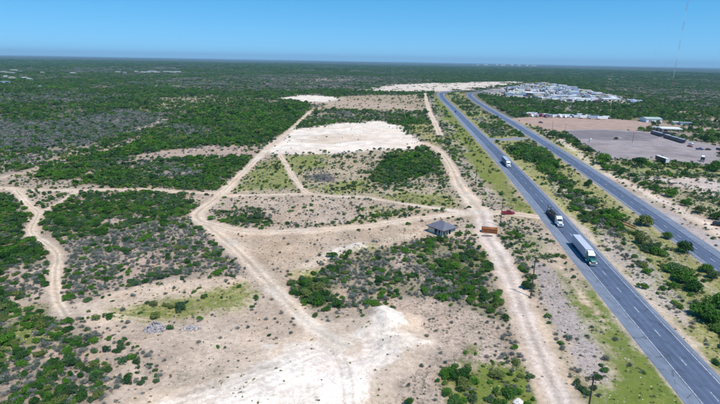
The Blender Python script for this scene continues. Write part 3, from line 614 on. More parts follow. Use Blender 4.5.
def highway(name, C, lline, dash, rline, lcol, rcol, label):
    O = [-6.3, -6.1] + list(np.arange(-5.8, 6.0, .3)) + [6.1, 6.3]
    V, F = strip(C, O, [-.03] + [.06] * (len(O) - 2) + [-.03])
    me = mesh_np(name, V, F, [M_ASPHALT])
    o = np.tile(np.array(O), len(C)); A = np.empty((len(o), 3)); A[:] = SHOULDER
    inl = (o > lline - .3) & (o < rline + .3)
    lane_c = np.where(o < dash, (lline + dash) / 2, (rline + dash) / 2)
    wear = np.exp(-((np.abs(o - lane_c) - .9) / .5) ** 2)
    A[inl] = (LANE_L + (LANE - LANE_L) * (.35 + .65 * wear[:, None]))[inl]
    A *= (1 + (fbm(V[:, 0] / 7, V[:, 1] / 40, 21) - .5) * .25)[:, None]
    # paving joints: some stretches are newer and darker
    A *= np.where(vnoise(V[:, 1] / 170, 0 * o, 33) > .62, .9, 1.0)[:, None]
    color_attr(me, 'base', A)
    ob = link(name, me); tag(ob, label, 'road', None, 'structure')
    for off, m_ in ((lline, lcol), (rline, rcol)):
        V, F = strip(C, [off - .075, off + .075], .066); link('edge_line', mesh_np('edge_line', V, F, [m_]), ob)
    S = np.concatenate([[0], np.cumsum(np.linalg.norm(np.diff(C, axis=0), axis=1))])
    rest_v = []; rest_f = []; cnt = 0; s = 3.0
    while s < S[-1] - 4:
        ss = np.linspace(s, s + 3.05, 3); Q = np.stack([np.interp(ss, S, C[:, 0]), np.interp(ss, S, C[:, 1])], 1)
        V, F = strip(Q, [dash - .08, dash + .08], .066)
        if 60 < Q[0, 1] < 420:
            link('lane_dash', mesh_np('lane_dash', V, F, [M_LINE]), ob)
        else:
            rest_f.append(F + sum(len(q) for q in rest_v)); rest_v.append(V)
        s += 12.19
    tag(link('distant_lane_dashes', mesh_np('distant_lane_dashes', np.concatenate(rest_v), np.concatenate(rest_f), [M_LINE]), ob), kind='stuff')
    return ob
highway('highway', HW1, -2.6, 1.05, 4.7, M_LINE, M_LINE, 'blue grey asphalt carriageway with the trucks on it')
highway('highway', HW2, -4.7, -1.05, 2.6, M_YLINE, M_LINE, 'blue grey asphalt carriageway beside the parking lot')
# crossover between the carriageways
P0 = smooth_line(CROSS, 2.5); w = 6.0 + 7 * np.abs(np.linspace(-1, 1, len(P0))) ** 3
V, F = strip(P0, [-w - .3, -w, -w * .5, 0 * w, w * .5, w, w + .3], [-.03, .045, .045, .045, .045, .045, -.03])
me = mesh_np('crossover', V, F, [M_ASPHALT]); color_attr(me, 'base', np.tile(np.array([(.23, .23, .235)]), (len(V), 1)) * (1 + (fbm(V[:, 0] / 3, V[:, 1] / 3, 4) - .5) * .4)[:, None])
tag(link('crossover_road', me), 'short paved crossover joining the two carriageways', 'road', None, 'structure')

# ------------------------------------------------------------------ relief
MOUNDS = []   # (x, y, radius, height)
for u, v, rad, hgt in ((389, 322, 5.2, 2.7), (380, 316, 3.4, 1.6), (364, 336, 3.0, 1.6), (330, 345, 7, .9), (300, 372, 9, 1.0), (250, 385, 8, .8), (350, 385, 8, 1.0), (395, 345, 5, 1.0), (353, 330, 2.6, .5), (272, 350, 2.6, .7), (395, 330, 3, .6),
                       (420, 345, 5, .7), (405, 362, 5, .6), (335, 252, 7, .9), (360, 246, 6, .8), (330, 130, 12, 1.0), (405, 136, 9, 1.2), (300, 120, 8, .6),
                       (410, 88, 40, 3.5), (455, 86, 50, 4), (495, 84, 50, 3), (612, 330, 6, .3), (450, 340, 7, .6), (520, 330, 5, .5)):
    g = G(u, v); MOUNDS.append((g[0], g[1], rad, hgt))
def height(x, y, with_mask=True):
    x = np.asarray(x, float); y = np.asarray(y, float); r = np.hypot(x, y)
    h = (fbm(x / 22, y / 22, 40, 4) - .5) * 1.5 + (fbm(x / 4, y / 4, 44, 2) - .5) * .28
    h = h * (1 - sstep(500, 900, r) * .5)
    for mx, my, rad, hh in MOUNDS:
        q = np.hypot(x - mx, y - my) / rad
        h = h + hh * np.exp(-q * q * 1.3) * (.75 + .5 * vnoise(x / rad * 2.2, y / rad * 2.2, 3))
    fr = sstep(1700, 4000, r)
    h = h + fr * ((fbm(x / 1400, y / 1400, 60, 3) - .5) * 22 + (fbm(x / 5200, y / 5200, 70, 3) - .5) * 70 * sstep(5000, 14000, r))
    if with_mask:
        k = np.ones_like(h)
        for P, hw in ROADS_FLAT:
            lo = P.min(0) - 30; hi = P.max(0) + 30
            m = np.nonzero((x > lo[0]) & (x < hi[0]) & (y > lo[1]) & (y < hi[1]))[0]
            if len(m): k[m] = np.minimum(k[m], sstep(hw + 1.2 + .004 * r[m], hw + 5 + .012 * r[m], seg_dist(x[m], y[m], P, False)))
        for P, hw, rc in TRACK_LINES:
            lo = P.min(0) - 20; hi = P.max(0) + 20
            m = np.nonzero((x > lo[0]) & (x < hi[0]) & (y > lo[1]) & (y < hi[1]))[0]
            if len(m): k[m] = np.minimum(k[m], sstep(hw * 1.5 + .6 + .002 * r[m], hw * 1.5 + 3.5 + .008 * r[m], seg_dist(x[m], y[m], P, False)))
        for P in FLAT_AREAS:
            m = np.nonzero((x > P[:, 0].min() - 20) & (x < P[:, 0].max() + 20) & (y > P[:, 1].min() - 20) & (y < P[:, 1].max() + 20))[0]
            if len(m): k[m] = np.minimum(k[m], sstep(1, 6, np.where(inside(x[m], y[m], P), 0, seg_dist(x[m], y[m], P, True))))
        h = h * k
    return h
FLAT_AREAS = [GP([(505, 117), (560, 116), (660, 119), (724, 128), (724, 166), (612, 161), (560, 138)]), GP([(482, 94), (500, 86), (545, 81.5), (585, 88), (640, 101), (628, 105), (560, 103)]),
              GP([(425, 226), (460, 226), (462, 240), (425, 240)]), GP([(476, 224), (500, 224), (500, 238), (476, 238)])]
def H1(x, y): return float(height(np.array([x]), np.array([y]))[0])

# ------------------------------------------------------------------ ground sheet
def build_ground():
    rs = [30.0]
    while rs[-1] < 36000: rs.append(rs[-1] * (1.0062 if rs[-1] < 2200 else 1.022 if rs[-1] < 9000 else 1.06))
    az = np.concatenate([np.arange(-180, -48, 6), np.arange(-48, 48, .21), np.arange(48, 180.1, 6)]); az[-1] = 180
    az = np.radians(az); rs = np.array([0.5] + rs)
    R, A = np.meshgrid(rs, az, indexing='ij'); X = (R * np.sin(A)).ravel(); Y = (R * np.cos(A)).ravel()
    Z = height(X, Y); n, k = R.shape
    i = np.arange(n - 1)[:, None] * k + np.arange(k - 1)[None]
    F = np.stack([i, i + 1, i + k + 1, i + k], -1).reshape(-1, 4)[:, ::-1]
    me = mesh_np('ground', np.stack([X, Y, Z], 1), F, [M_GROUND], smooth=True)
    f = fields(X, Y); r = np.hypot(X, Y)
    color_attr(me, 'base', f['alb'])
    bare = np.clip((f['dg'] + f['dy']) / .35, 0, 1)
    color_attr(me, 'aux', np.stack([f['spk'] * (1 - sstep(600, 1500, r)), f['gr'] * (1 - sstep(900, 2500, r)), sstep(1500, 4500, r) * bare], 1))
    return tag(link('ground', me), kind='structure')
build_ground()

# ------------------------------------------------------------------ dirt tracks
TLAB = {'diagonal': 'wide pale dirt track running diagonally down the middle of the land', 'horizontal': 'narrow straight dirt track crossing the scrub on the left',
        'winding': 'winding dirt track through the green scrub at the left edge', 'spur': 'short dirt spur joining the winding and the straight tracks', 'middle': 'dirt track from the track bend past the house to the highway',
        'curved': 'narrow two rut dirt track curving down from the white clearing', 'flat': 'faint dirt track across the tan field', 'fence_side': 'pale dirt strip along the far end of the fence line',
        'pad_side': 'pale dirt track widening down to the house junction', 'frontage': 'broad pinkish dirt road parallel to the highway in front'}
for ti, (nm, pts, wd) in enumerate(TRACKS):
    Pc = GP(pts); C = smooth_line(Pc, 1.5)
    # widths follow the control points
    cs = np.concatenate([[0], np.cumsum(np.linalg.norm(np.diff(Pc, axis=0), axis=1))]); S = np.concatenate([[0], np.cumsum(np.linalg.norm(np.diff(C, axis=0), axis=1))])
    W = np.interp(S / S[-1], cs / cs[-1], wd) / 2
    el = W * (1 + .45 * (fbm(S / 5, 0 * S, 80 + ti, 4) - .5) * 2) + .3 * (vnoise(S / 1.1, 0 * S, 7) - .5); er = W * (1 + .45 * (fbm(S / 5, 0 * S, 90 + ti, 4) - .5) * 2) + .3 * (vnoise(S / 1.1, 0 * S, 6) - .5)
    fr = [-1.12, -.98, -.75, -.55, -.4, -.2, 0, .2, .4, .55, .75, .98, 1.12]
    z0 = .028 + .004 * ti
    z = [-.05, .004 + .0015 * ti] + [z0] * 9 + [.004 + .0015 * ti, -.05]
    V, F = strip(C, [(el if q < 0 else er) * q for q in fr], z)
    me = mesh_np('dirt_track', V, F, [M_GROUND], smooth=True)
    T = np.array(PALE) * 1.05 * np.array((1.03, 1, .97)) if nm != 'frontage' else np.array((.58, .49, .42))
    k = len(fr); A = np.empty((len(V), 3)); q = np.tile(np.array(fr), len(C))
    rut = np.exp(-((np.abs(q) - .45) / .17) ** 2); mid_ = np.exp(-(q / .16) ** 2)
    A[:] = T * (.93 + .2 * rut[:, None])
    A *= (1 - .34 * mid_ * (fbm(V[:, 0] / 6, V[:, 1] / 6, 12)))[:, None]
    wash = sstep(.5, .72, fbm(V[:, 0] / 14, V[:, 1] / 14, 15)); A = A * (1 - .5 * wash[:, None]) + np.array(WHITE) * .92 * .5 * wash[:, None]
    fe = fields(V[:, 0], V[:, 1]); e = sstep(.55, 1.0, np.abs(q))[:, None] * .9
    A = A * (1 - e) + fe['alb'] * e
    color_attr(me, 'base', A); color_attr(me, 'aux', np.stack([.1 + .4 * e[:, 0], .22 * mid_ * (nm in ('curved', 'horizontal', 'flat')) + 0 * q, 0 * q], 1))
    tag(link('dirt_track', me), TLAB[nm], 'dirt track', None, 'structure')

# ------------------------------------------------------------------ plants: prototypes
def leaf_cloud(seed, n, size, lobes, hgt, fill=.55, flat=.25, twigs=0, spread=1.0):
    """leaf clusters over several lobes; unit radius, returns verts, quads"""
    rg = np.random.default_rng(seed)
    C = []; 
    for k in range(lobes):
        a = rg.uniform(0, 2 * math.pi); q = math.sqrt(rg.uniform(0, 1)) * .58 * spread
        rr = rg.uniform(.34, .58) * (1.12 - .35 * q)
        C.append((q * math.cos(a), q * math.sin(a), rg.uniform(.32, .8) * hgt * (1.08 - .5 * q), rr, rr * rg.uniform(.6, .95)))
    C = np.array(C); pick = rg.choice(lobes, n, p=C[:, 3] ** 2 / (C[:, 3] ** 2).sum())
    d = rg.normal(size=(n, 3)); d /= np.linalg.norm(d, axis=1)[:, None]; d[:, 2] = np.where(d[:, 2] < -.35, -d[:, 2], d[:, 2])
    rad = rg.uniform(fill, 1.06, n) ** .7
    P = C[pick, :3] + d * np.stack([C[pick, 3], C[pick, 3], C[pick, 4]], 1) * rad[:, None]
    P[:, 2] = np.maximum(P[:, 2], .05)
    nr = d * .75 + rg.normal(size=(n, 3)) * .5 + np.array((0, 0, flat)); nr /= np.linalg.norm(nr, axis=1)[:, None]
    t = np.cross(nr, rg.normal(size=(n, 3))); t /= np.linalg.norm(t, axis=1)[:, None] + 1e-9; b = np.cross(nr, t)
    s = size * rg.uniform(.6, 1.35, n)[:, None]; asp = rg.uniform(.45, .9, n)[:, None]
    V = np.stack([P - t * s, P - b * s * asp + nr * s * .2, P + t * s, P + b * s * asp - nr * s * .15], 1).reshape(-1, 3)
    F = np.arange(4 * n).reshape(-1, 4)
    return V, F
def stems_mesh(name, seed, k, hgt, spread, r0, m, single=False):
    rg = random.Random(seed); mb = MB()
    if single:
        p = Vector((0, 0, -.05)); top = Vector((rg.uniform(-.06, .06), rg.uniform(-.06, .06), hgt * .38)); mb.tube(p, top, r0 * 1.6, r0 * 1.1, 7)
        start = top
    for i in range(k):
        a = 2 * math.pi * i / k + rg.uniform(-.5, .5); s = start if single else Vector((rg.uniform(-.08, .08), rg.uniform(-.08, .08), -.05))
        q = Vector((math.cos(a) * spread * .35, math.sin(a) * spread * .35, hgt * rg.uniform(.45, .6))); e = Vector((math.cos(a + .3) * spread, math.sin(a + .3) * spread, hgt * rg.uniform(.7, .95)))
        mb.tube(s, q, r0, r0 * .65, 5); mb.tube(q, e, r0 * .65, r0 * .2, 4)
    return mb.mesh(name, m)
def twig_cloud(seed, n, hgt, w):
    """fine bare twigs radiating from the base, as thin slivers"""
    rg = np.random.default_rng(seed)
    a = rg.uniform(0, 2 * math.pi, n); q = np.sqrt(rg.uniform(0, 1, n)); b0 = np.stack([np.cos(a) * q * .45, np.sin(a) * q * .45, np.full(n, .02)], 1)
    e = b0 + np.stack([np.cos(a) * q * rg.uniform(.2, .8, n), np.sin(a) * q * rg.uniform(.2, .8, n), rg.uniform(.4, 1.0, n) * hgt * (1.15 - .45 * q)], 1)
    sd = rg.normal(size=(n, 3)) * w
    V = np.stack([b0 - sd, b0 + sd, e + sd * .4, e - sd * .4], 1).reshape(-1, 3)
    return V, np.arange(4 * n).reshape(-1, 4)
def cloud_mesh(name, parts):
    """parts: (V, F, material)"""
    Vs = []; Fs = []; fm = []; mats = []; b = 0
    for V, F, m in parts:
        if m not in mats: mats.append(m)
        Vs.append(V); Fs.append(F + b); b += len(V); fm += [mats.index(m)] * len(F)
    return mesh_np(name, np.concatenate(Vs), np.concatenate(Fs), mats, fm)

NEAR_G = [cloud_mesh('foliage', [(*leaf_cloud(100 + i, 820, .092, 8 + i % 4, .95 + .13 * (i % 4), spread=1.2), M_LEAF)]) for i in range(7)]
NEAR_GS = [stems_mesh('stems', 100 + i, 5, .8, .5, .035, M_BARK) for i in range(3)]
NEAR_Y = [cloud_mesh('foliage', [(*leaf_cloud(200 + i, 300, .085, 6, .95, fill=.3), M_GREY), (*twig_cloud(220 + i, 130, .95, .016), M_TWIG)]) for i in range(6)]
NEAR_YS = [stems_mesh('stems', 200 + i, 6, .75, .6, .028, M_TWIG) for i in range(3)]
TREE_G = [cloud_mesh('crown', [(*leaf_cloud(300 + i, 1800, .075, 12 + i % 4, 1.1, fill=.45, spread=1.15), M_LEAF)]) for i in range(5)]
TREE_GS = [stems_mesh('trunk', 300 + i, 6, 1.05, .62, .05, M_BARK, single=True) for i in range(3)]
MID_G = [cloud_mesh('mid_green', [(*leaf_cloud(400 + i, 170, .2, 6, 1.15), M_LEAF)]) for i in range(6)]
MID_Y = [cloud_mesh('mid_grey', [(*leaf_cloud(500 + i, 110, .17, 5, .9, fill=.3), M_GREY)]) for i in range(5)]
def clump(seed, n, R, m, leaf, per, h0=1.2):
    rg = random.Random(seed); parts = []
    for i in range(n):
        a = rg.uniform(0, 6.283); q = math.sqrt(rg.random()) * R; s = rg.uniform(.7, 1.5)
        V, F = leaf_cloud(seed * 31 + i, per, leaf / s, 4, h0); parts.append((V * s * np.array((1.5, 1.5, 1.25)) + np.array((q * math.cos(a), q * math.sin(a), 0)), F, m))
    return cloud_mesh('clump', parts)
FAR_G = [clump(600 + i, 7, 4.5, M_LEAF, .45, 26) for i in range(5)]
FAR_Y = [clump(650 + i, 7, 4.5, M_GREY, .36, 20, .85) for i in range(4)]
VFAR_G = [clump(700 + i, 16, 14, M_LEAF, .9, 9, 1.8) for i in range(4)]
TUFT = [cloud_mesh('tuft', [(*twig_cloud(800 + i, 26, .9, .05), M_TUFT), (*leaf_cloud(810 + i, 22, .2, 3, .6, fill=.2), M_TUFT)]) for i in range(4)]
TUFT_D = [cloud_mesh('tuft', [(*leaf_cloud(830 + i, 40, .22, 4, .8, fill=.3), M_GREY if i % 2 else M_LEAF)]) for i in range(4)]

# ------------------------------------------------------------------ plants: where they stand
def candidates(r0, r1, cell, half=47):
    """jittered grid over the wedge the photograph shows, and a margin"""
    xm = r1 * math.sin(math.radians(half + 4)); nx = int(2 * xm / cell); ny = int(r1 / cell) + 1
    ix, iy = np.meshgrid(np.arange(nx), np.arange(ny)); n = ix.size
    x = (ix.ravel() + RNG.uniform(0, 1, n)) * cell - xm; y = (iy.ravel() + RNG.uniform(0, 1, n)) * cell
    r = np.hypot(x, y); a = np.degrees(np.arctan2(x, y)); k = (r > r0) & (r < r1) & (np.abs(a) < half)
    x, y = x[k], y[k]
    px, py = to_px(x, y); k = (px > -170) & (px < 890) & (py < 450)
    return x[k], y[k]
def scatter(r0, r1, cell, key, prob, lo, hi):
    x, y = candidates(r0, r1, cell); f = fields(x, y)
    clumping = sstep(.36, .66, fbm(x / (cell * 5), y / (cell * 5), 77 if key == 'dg' else 78, 3))
    d = f[key]; p = np.where(d > .8, d, d * (.3 + 1.4 * clumping)) * prob
    k = RNG.uniform(0, 1, len(x)) < p
    x, y, d, sz = x[k], y[k], d[k], f['sz'][k]
    s = (lo + (hi - lo) * RNG.uniform(0, 1, len(x)) ** 1.5) * (.75 + .35 * np.clip(d, 0, 1)) * sz * np.where(RNG.uniform(0, 1, len(x)) > .88, 1.45, 1.0)
    return np.stack([x, y, height(x, y), s], 1)
def near_trees(T):
    return T

def make_gn(name, pts, protos, label, cat, sxy=(.85, 1.18), sz=(.68, 1.05)):
    """one object whose points carry plants (geometry nodes)"""
    n = len(pts); me = bpy.data.meshes.new(name); me.vertices.add(n)
    me.vertices.foreach_set('co', np.ascontiguousarray(pts[:, :3], np.float32).ravel())
    def at(nm, typ, arr, prop='value'):
        a = me.attributes.new(nm, typ, 'POINT'); a.data.foreach_set(prop, np.ascontiguousarray(arr).ravel())
    u = RNG.uniform(*sxy, n); h = RNG.uniform(*sz, n)
    at('scl', 'FLOAT_VECTOR', np.stack([pts[:, 3] * u, pts[:, 3] / u, pts[:, 3] * h], 1).astype(np.float32), 'vector')
    at('rot', 'FLOAT', RNG.uniform(0, 6.283, n).astype(np.float32)); at('idx', 'INT', RNG.integers(0, len(protos), n).astype(np.int32))
    me.update()
    c = bpy.data.collections.new(name + '_kinds')
    for i, pm in enumerate(protos):
        o = bpy.data.objects.new('plant_kind_%02d' % i, pm); c.objects.link(o)
    ng = bpy.data.node_groups.new(name, 'GeometryNodeTree')
    ng.interface.new_socket('Geometry', in_out='INPUT', socket_type='NodeSocketGeometry'); ng.interface.new_socket('Geometry', in_out='OUTPUT', socket_type='NodeSocketGeometry')
    gi = ng.nodes.new('NodeGroupInput'); go = ng.nodes.new('NodeGroupOutput')
    ci = ng.nodes.new('GeometryNodeCollectionInfo'); ci.inputs['Collection'].default_value = c; ci.inputs['Separate Children'].default_value = True; ci.inputs['Reset Children'].default_value = True
    ip = ng.nodes.new('GeometryNodeInstanceOnPoints'); ip.inputs['Pick Instance'].default_value = True
    def na(nm, typ):
        q = ng.nodes.new('GeometryNodeInputNamedAttribute'); q.data_type = typ; q.inputs['Name'].default_value = nm; return q.outputs['Attribute']
    cx = ng.nodes.new('ShaderNodeCombineXYZ'); ng.links.new(na('rot', 'FLOAT'), cx.inputs['Z'])
    er = ng.nodes.new('FunctionNodeEulerToRotation'); ng.links.new(cx.outputs[0], er.inputs[0])
    ng.links.new(gi.outputs[0], ip.inputs['Points']); ng.links.new(ci.outputs[0], ip.inputs['Instance'])
    ng.links.new(na('idx', 'INT'), ip.inputs['Instance Index']); ng.links.new(er.outputs[0], ip.inputs['Rotation']); ng.links.new(na('scl', 'FLOAT_VECTOR'), ip.inputs['Scale'])
    ng.links.new(ip.outputs[0], go.inputs[0])
    o = link(name, me); md = o.modifiers.new('plants', 'NODES'); md.node_group = ng
    return tag(o, label, cat, None, 'stuff')

def plant(name, kind_part, fol, stem_part, stem, x, y, z, s, label, cat, group):
    e = empty(name, (x, y, z - .03), random.uniform(0, 6.283)); k = random.uniform(.88, 1.14)
    e.scale = (s * k, s / k, s * random.uniform(.75, 1.1))
    link(kind_part, fol, e); link(stem_part, stem, e)
    return tag(e, label, cat, group)

# trees one can pick out: (pixel of the foot, crown radius in metres, label)
TREES = [
    ((553, 137.5), 6.0, 'round dark green tree at the near corner of the reddish lot'), ((561.5, 138.5), 4.2, 'smaller tree just right of the round tree by the lot'),
    ((568.5, 142), 3.6, 'small round tree between the lot corner and the row of dark trees'), ((575.5, 146), 3.8, 'dark round tree third down the lot edge from the corner tree'),
    ((583, 150), 3.9, 'dark tree midway down the lot edge beside the sandy track'), ((589, 153), 3.8, 'dark bushy tree next above the tall tree on the lot edge'),
    ((602.5, 163.5), 5.7, 'tall dark green tree at the lower left edge of the parking lot'), ((606.5, 170), 3.9, 'low dark bush at the foot of the tall lot tree'),
    ((616, 170.5), 4.2, 'dark rounded tree right of the tall lot tree'), ((621.5, 174), 3.4, 'small dark tree at the end of the lot edge row'),
    ((638, 165), 5.2, 'bright green dome shaped tree in front of the parking lot'), ((675, 168), 3.6, 'dark green bush just right of the dark long trailer'),
    ((687, 167), 3.1, 'bush between the long trailer and the big right hand tree'), ((695, 167), 2.9, 'low bush left of the big tree at the right edge'),
    ((714.5, 170.5), 6.8, 'big spreading dark tree at the right edge beside the lot'), ((687, 177), 2.5, 'small round bush standing alone in grass below the lot'),
    ((696, 178), 2.0, 'smallest lone bush in the grass below the lot'), ((649, 175.5), 2.6, 'small dark bush in the grass below the bright dome tree'),
    ((636, 182), 2.6, 'bush at the upper end of the hedge by the sandy frontage track'), ((643, 185), 2.6, 'second bush of the hedge by the sandy frontage track'),
    ((655, 190), 2.8, 'third bush of the hedge by the sandy frontage track'), ((670, 197), 3.8, 'largest bush of the hedge by the sandy frontage track'),
    ((685, 206), 2.8, 'bush past the largest one in the frontage track hedge'), ((699, 213), 3.1, 'grey green bush low in the frontage track hedge'), ((716, 220), 3.1, 'bush at the right edge above the frontage track'),
    ((616, 139.5), 2.1, 'small lone tree inside the parking lot'), ((641, 130.5), 4.2, 'dark tree left of the parked coaches at the lot top'), ((650, 131), 4.7, 'wide dark tree at the top edge of the lot left of the canopy'),
    ((683, 132), 4.7, 'green tree right of the white canopy'), ((690, 131), 4.9, 'second green tree right of the white canopy'), ((698, 132.5), 4.7, 'third green tree right of the white canopy'),
    ((711, 134.5), 5.2, 'green tree near the right edge above the dark lot trees'), ((704, 141.5), 4.9, 'dark shade tree above the parked pickup'), ((712, 141.5), 5.5, 'dark shade tree right of the one above the pickup'),
    ((719, 139), 5.5, 'dark shade tree cut by the right edge above the lot'), ((709, 126.5), 3.9, 'lone dark tree on the tan ground behind the lot'),
    ((644.5, 225.5), 3.7, 'round bright bush in the median beside the far carriageway'), ((666.5, 238.5), 2.4, 'small upright tree in the median beside the far carriageway'),
    ((683, 252), 3.5, 'oval bush in the median right of the small upright tree'), ((588, 186), 2.9, 'bush at the far end of the wide median scrub'),
    ((590, 205), 3.4, 'dark bush midway across the median above the trailer truck'), ((609, 216), 4.1, 'large bright green bush in the middle of the median'),
    ((617, 219), 3.6, 'green bush touching the large bright median bush'), ((586, 222), 2.6, 'isolated dark bush on the near side of the median'), ((574, 210), 2.4, 'dark bush in the median nearest the flatbed truck'),
    ((643.5, 268), 1.8, 'small grey green bush alone on the stony median'), ((646.5, 273), 1.6, 'lowest small bush alone on the stony median'),
    ((641, 243), 3.1, 'bush at the upper end of the middle median hedge'), ((650, 250), 3.4, 'second bush of the middle median hedge'), ((658, 255), 2.9, 'third bush of the middle median hedge'),
    ((672, 272), 3.4, 'left bush of the low dense median clump'), ((683, 281), 3.8, 'biggest bush of the low dense median clump'), ((692, 290), 3.1, 'lowest bush of the low dense median clump'),
    ((703, 315), 3.6, 'left tree of the bright green grove at the right edge'), ((714, 321), 4.3, 'front tree of the bright green grove at the right edge'), ((719, 309), 3.6, 'rear tree of the bright green grove at the right edge'),
    ((706, 272), 2.4, 'dark bush on the far side of the median near the right edge'), ((713, 278), 2.3, 'last dark bush beside the far carriageway at the right edge'),
    ((180, 309), 2.2, 'single big bright green bush beside the rubble pile'), ((306, 296), 2.6, 'dark green bush at the left tip of the thicket by the diagonal track'),
    ((320, 304), 2.6, 'dark green bush at the front of the thicket by the diagonal track'), ((318, 290), 2.5, 'dark green bush at the back of the thicket by the diagonal track'),
    ((527, 289), 2.0, 'dark green bush at the foot of the middle utility pole'), ((456, 268), 2.2, 'round green bush below the house'), ((440, 241), 1.8, 'dense green bush against the cream wall of the house'), ((433, 241.5), 1.6, 'low dense bush at the left corner of the house'), ((459, 235.5), 1.8, 'dark bush beside the porch of the house'),
]
EXCL = []
for (u, v), rad, lab in TREES:
    g = G(u, v); z = H1(*g); EXCL.append((g[0], g[1], rad))
    i = len(EXCL); tall = rad > 2.4
    plant('mesquite_tree' if tall else 'mesquite_bush', 'crown', TREE_G[i % 5], 'trunk', TREE_GS[i % 3], g[0], g[1], z, rad, lab, 'tree' if tall else 'bush', 'trees and bushes standing out singly')
EXCL = np.array(EXCL)
def clear(P, fac=.8):
    k = np.ones(len(P), bool)
    for x, y, r in EXCL: k &= np.hypot(P[:, 0] - x, P[:, 1] - y) > fac * r + .2
    for x, y, r in KEEP_OUT: k &= np.hypot(P[:, 0] - x, P[:, 1] - y) > r
    return P[k]
KEEP_OUT = [(*G(441, 231), 7.5), (*G(490, 232), 4.5), (*G(508, 213), 4.0), (*G(155, 326), 3.0), (*G(192, 328), 2.5), (*G(517, 401), 1.5), (*G(662, 161), 6), (*G(654, 121), 22), (*G(670, 133), 18), (*G(629, 226), 4.5)]

green = clear(np.concatenate([scatter(60, 330, 1.55, 'dg', .8, .62, 1.6), scatter(330, 560, 2.3, 'dg', .9, 1.0, 2.3)]))
grey = clear(np.concatenate([scatter(60, 330, 1.1, 'dy', .7, .4, 1.05), scatter(330, 560, 2.2, 'dy', .95, .8, 1.7)]))

ZONES = [
    ('thicket left of the winding dirt track', [(-80, 185), (14, 190), (36, 213), (28, 232), (56, 256), (56, 300), (-80, 312)]),
    ('thicket between winding and diagonal tracks', [(36, 213), (76, 192), (226, 193), (196, 214), (190, 219), (110, 236), (60, 242)]),
    ('open brush left of the diagonal', [(60, 242), (110, 236), (190, 219), (206, 226), (262, 280), (60, 306)]),
    ('bright grassy top of the bottom left brush', [(-80, 312), (56, 306), (66, 322), (60, 340), (-80, 350)]),
    ('bottom left brush near the photo edge', [(-80, 350), (50, 342), (45, 450), (-80, 450)]),
    ('bottom left brush beside the clearing', [(50, 342), (66, 320), (110, 334), (112, 352), (135, 384), (90, 450), (45, 450)]),
    ('small clump right of the bottom left brush', [(112, 330), (165, 352), (165, 382), (135, 384), (112, 352)]),
    ('clearing around the rubble pile', [(60, 306), (262, 280), (300, 316), (200, 380), (135, 384), (165, 352), (112, 330)]),
    ('thicket above the straight left track', [(-80, 187), (-80, 120), (200, 100), (312, 112), (262, 152), (226, 192)]),
    ('green patch beside the pale pad', [(365, 190), (365, 150), (430, 148), (460, 185), (465, 200), (400, 195)]),
    ('tan field with the curved two rut track', [(226, 192), (276, 152), (365, 150), (365, 196), (300, 197)]),
    ('hedge line along the middle track', [(205, 222), (214, 197), (300, 197), (365, 196), (465, 206), (440, 215), (300, 231)]),
    ('thicket at the edge of the diagonal track', [(285, 285), (330, 260), (345, 285), (340, 316), (320, 318)]),
    ('main brush slope', [(330, 258), (400, 240), (405, 302), (340, 316), (345, 285)]),
    ('brush just below the house', [(400, 242), (425, 234), (470, 240), (470, 268), (402, 270)]),
    ('lower brush slope', [(402, 270), (455, 268), (460, 312), (405, 302)]),
    ('brush edge along the broad dirt road', [(455, 268), (470, 240), (486, 245), (502, 285), (518, 322), (495, 328), (460, 312)]),
    ('stony ground in front of the brush slope', [(395, 300), (495, 326), (525, 366), (450, 370), (400, 410)]),
    ('green patch at the bottom edge', [(440, 450), (450, 370), (525, 366), (560, 450)]),
    ('strip between dirt road and highway', [(485, 216), (535, 216), (690, 412), (580, 450), (525, 315)]),
    ('fence line beside the far highway verge', [(424, 92), (446, 92), (535, 216), (485, 216)]),
    ('near part of the highway median', [(600, 187), (730, 282), (760, 420), (640, 298), (575, 222)]),
    ('far part of the highway median', [(446, 92), (466, 92), (600, 187), (575, 222), (500, 150)]),
    ('scrub between far carriageway and parking lot', [(500, 110), (612, 160), (760, 166), (760, 270), (600, 187)]),
]
ZP = [(nm, np.array(p, float)) for nm, p in ZONES]
def zone_of(px, py):
    for nm, P in ZP:
        if inside(np.array([px]), np.array([py]), P)[0]: return nm
    return 'open ground beyond'
def spot(u, v, U, W):
    """plain words for where a point lies within a crowd seen in the photograph"""
    a = (u - min(U)) / (max(U) - min(U) + 1e-6); b = (v - min(W)) / (max(W) - min(W) + 1e-6)
    h = ('far left', 'left', 'centre', 'right', 'far right')[min(4, int(a * 5))]; d = ('back', 'middle', 'front')[min(2, int(b * 3))]
    return 'at %s %s of' % (h, d)
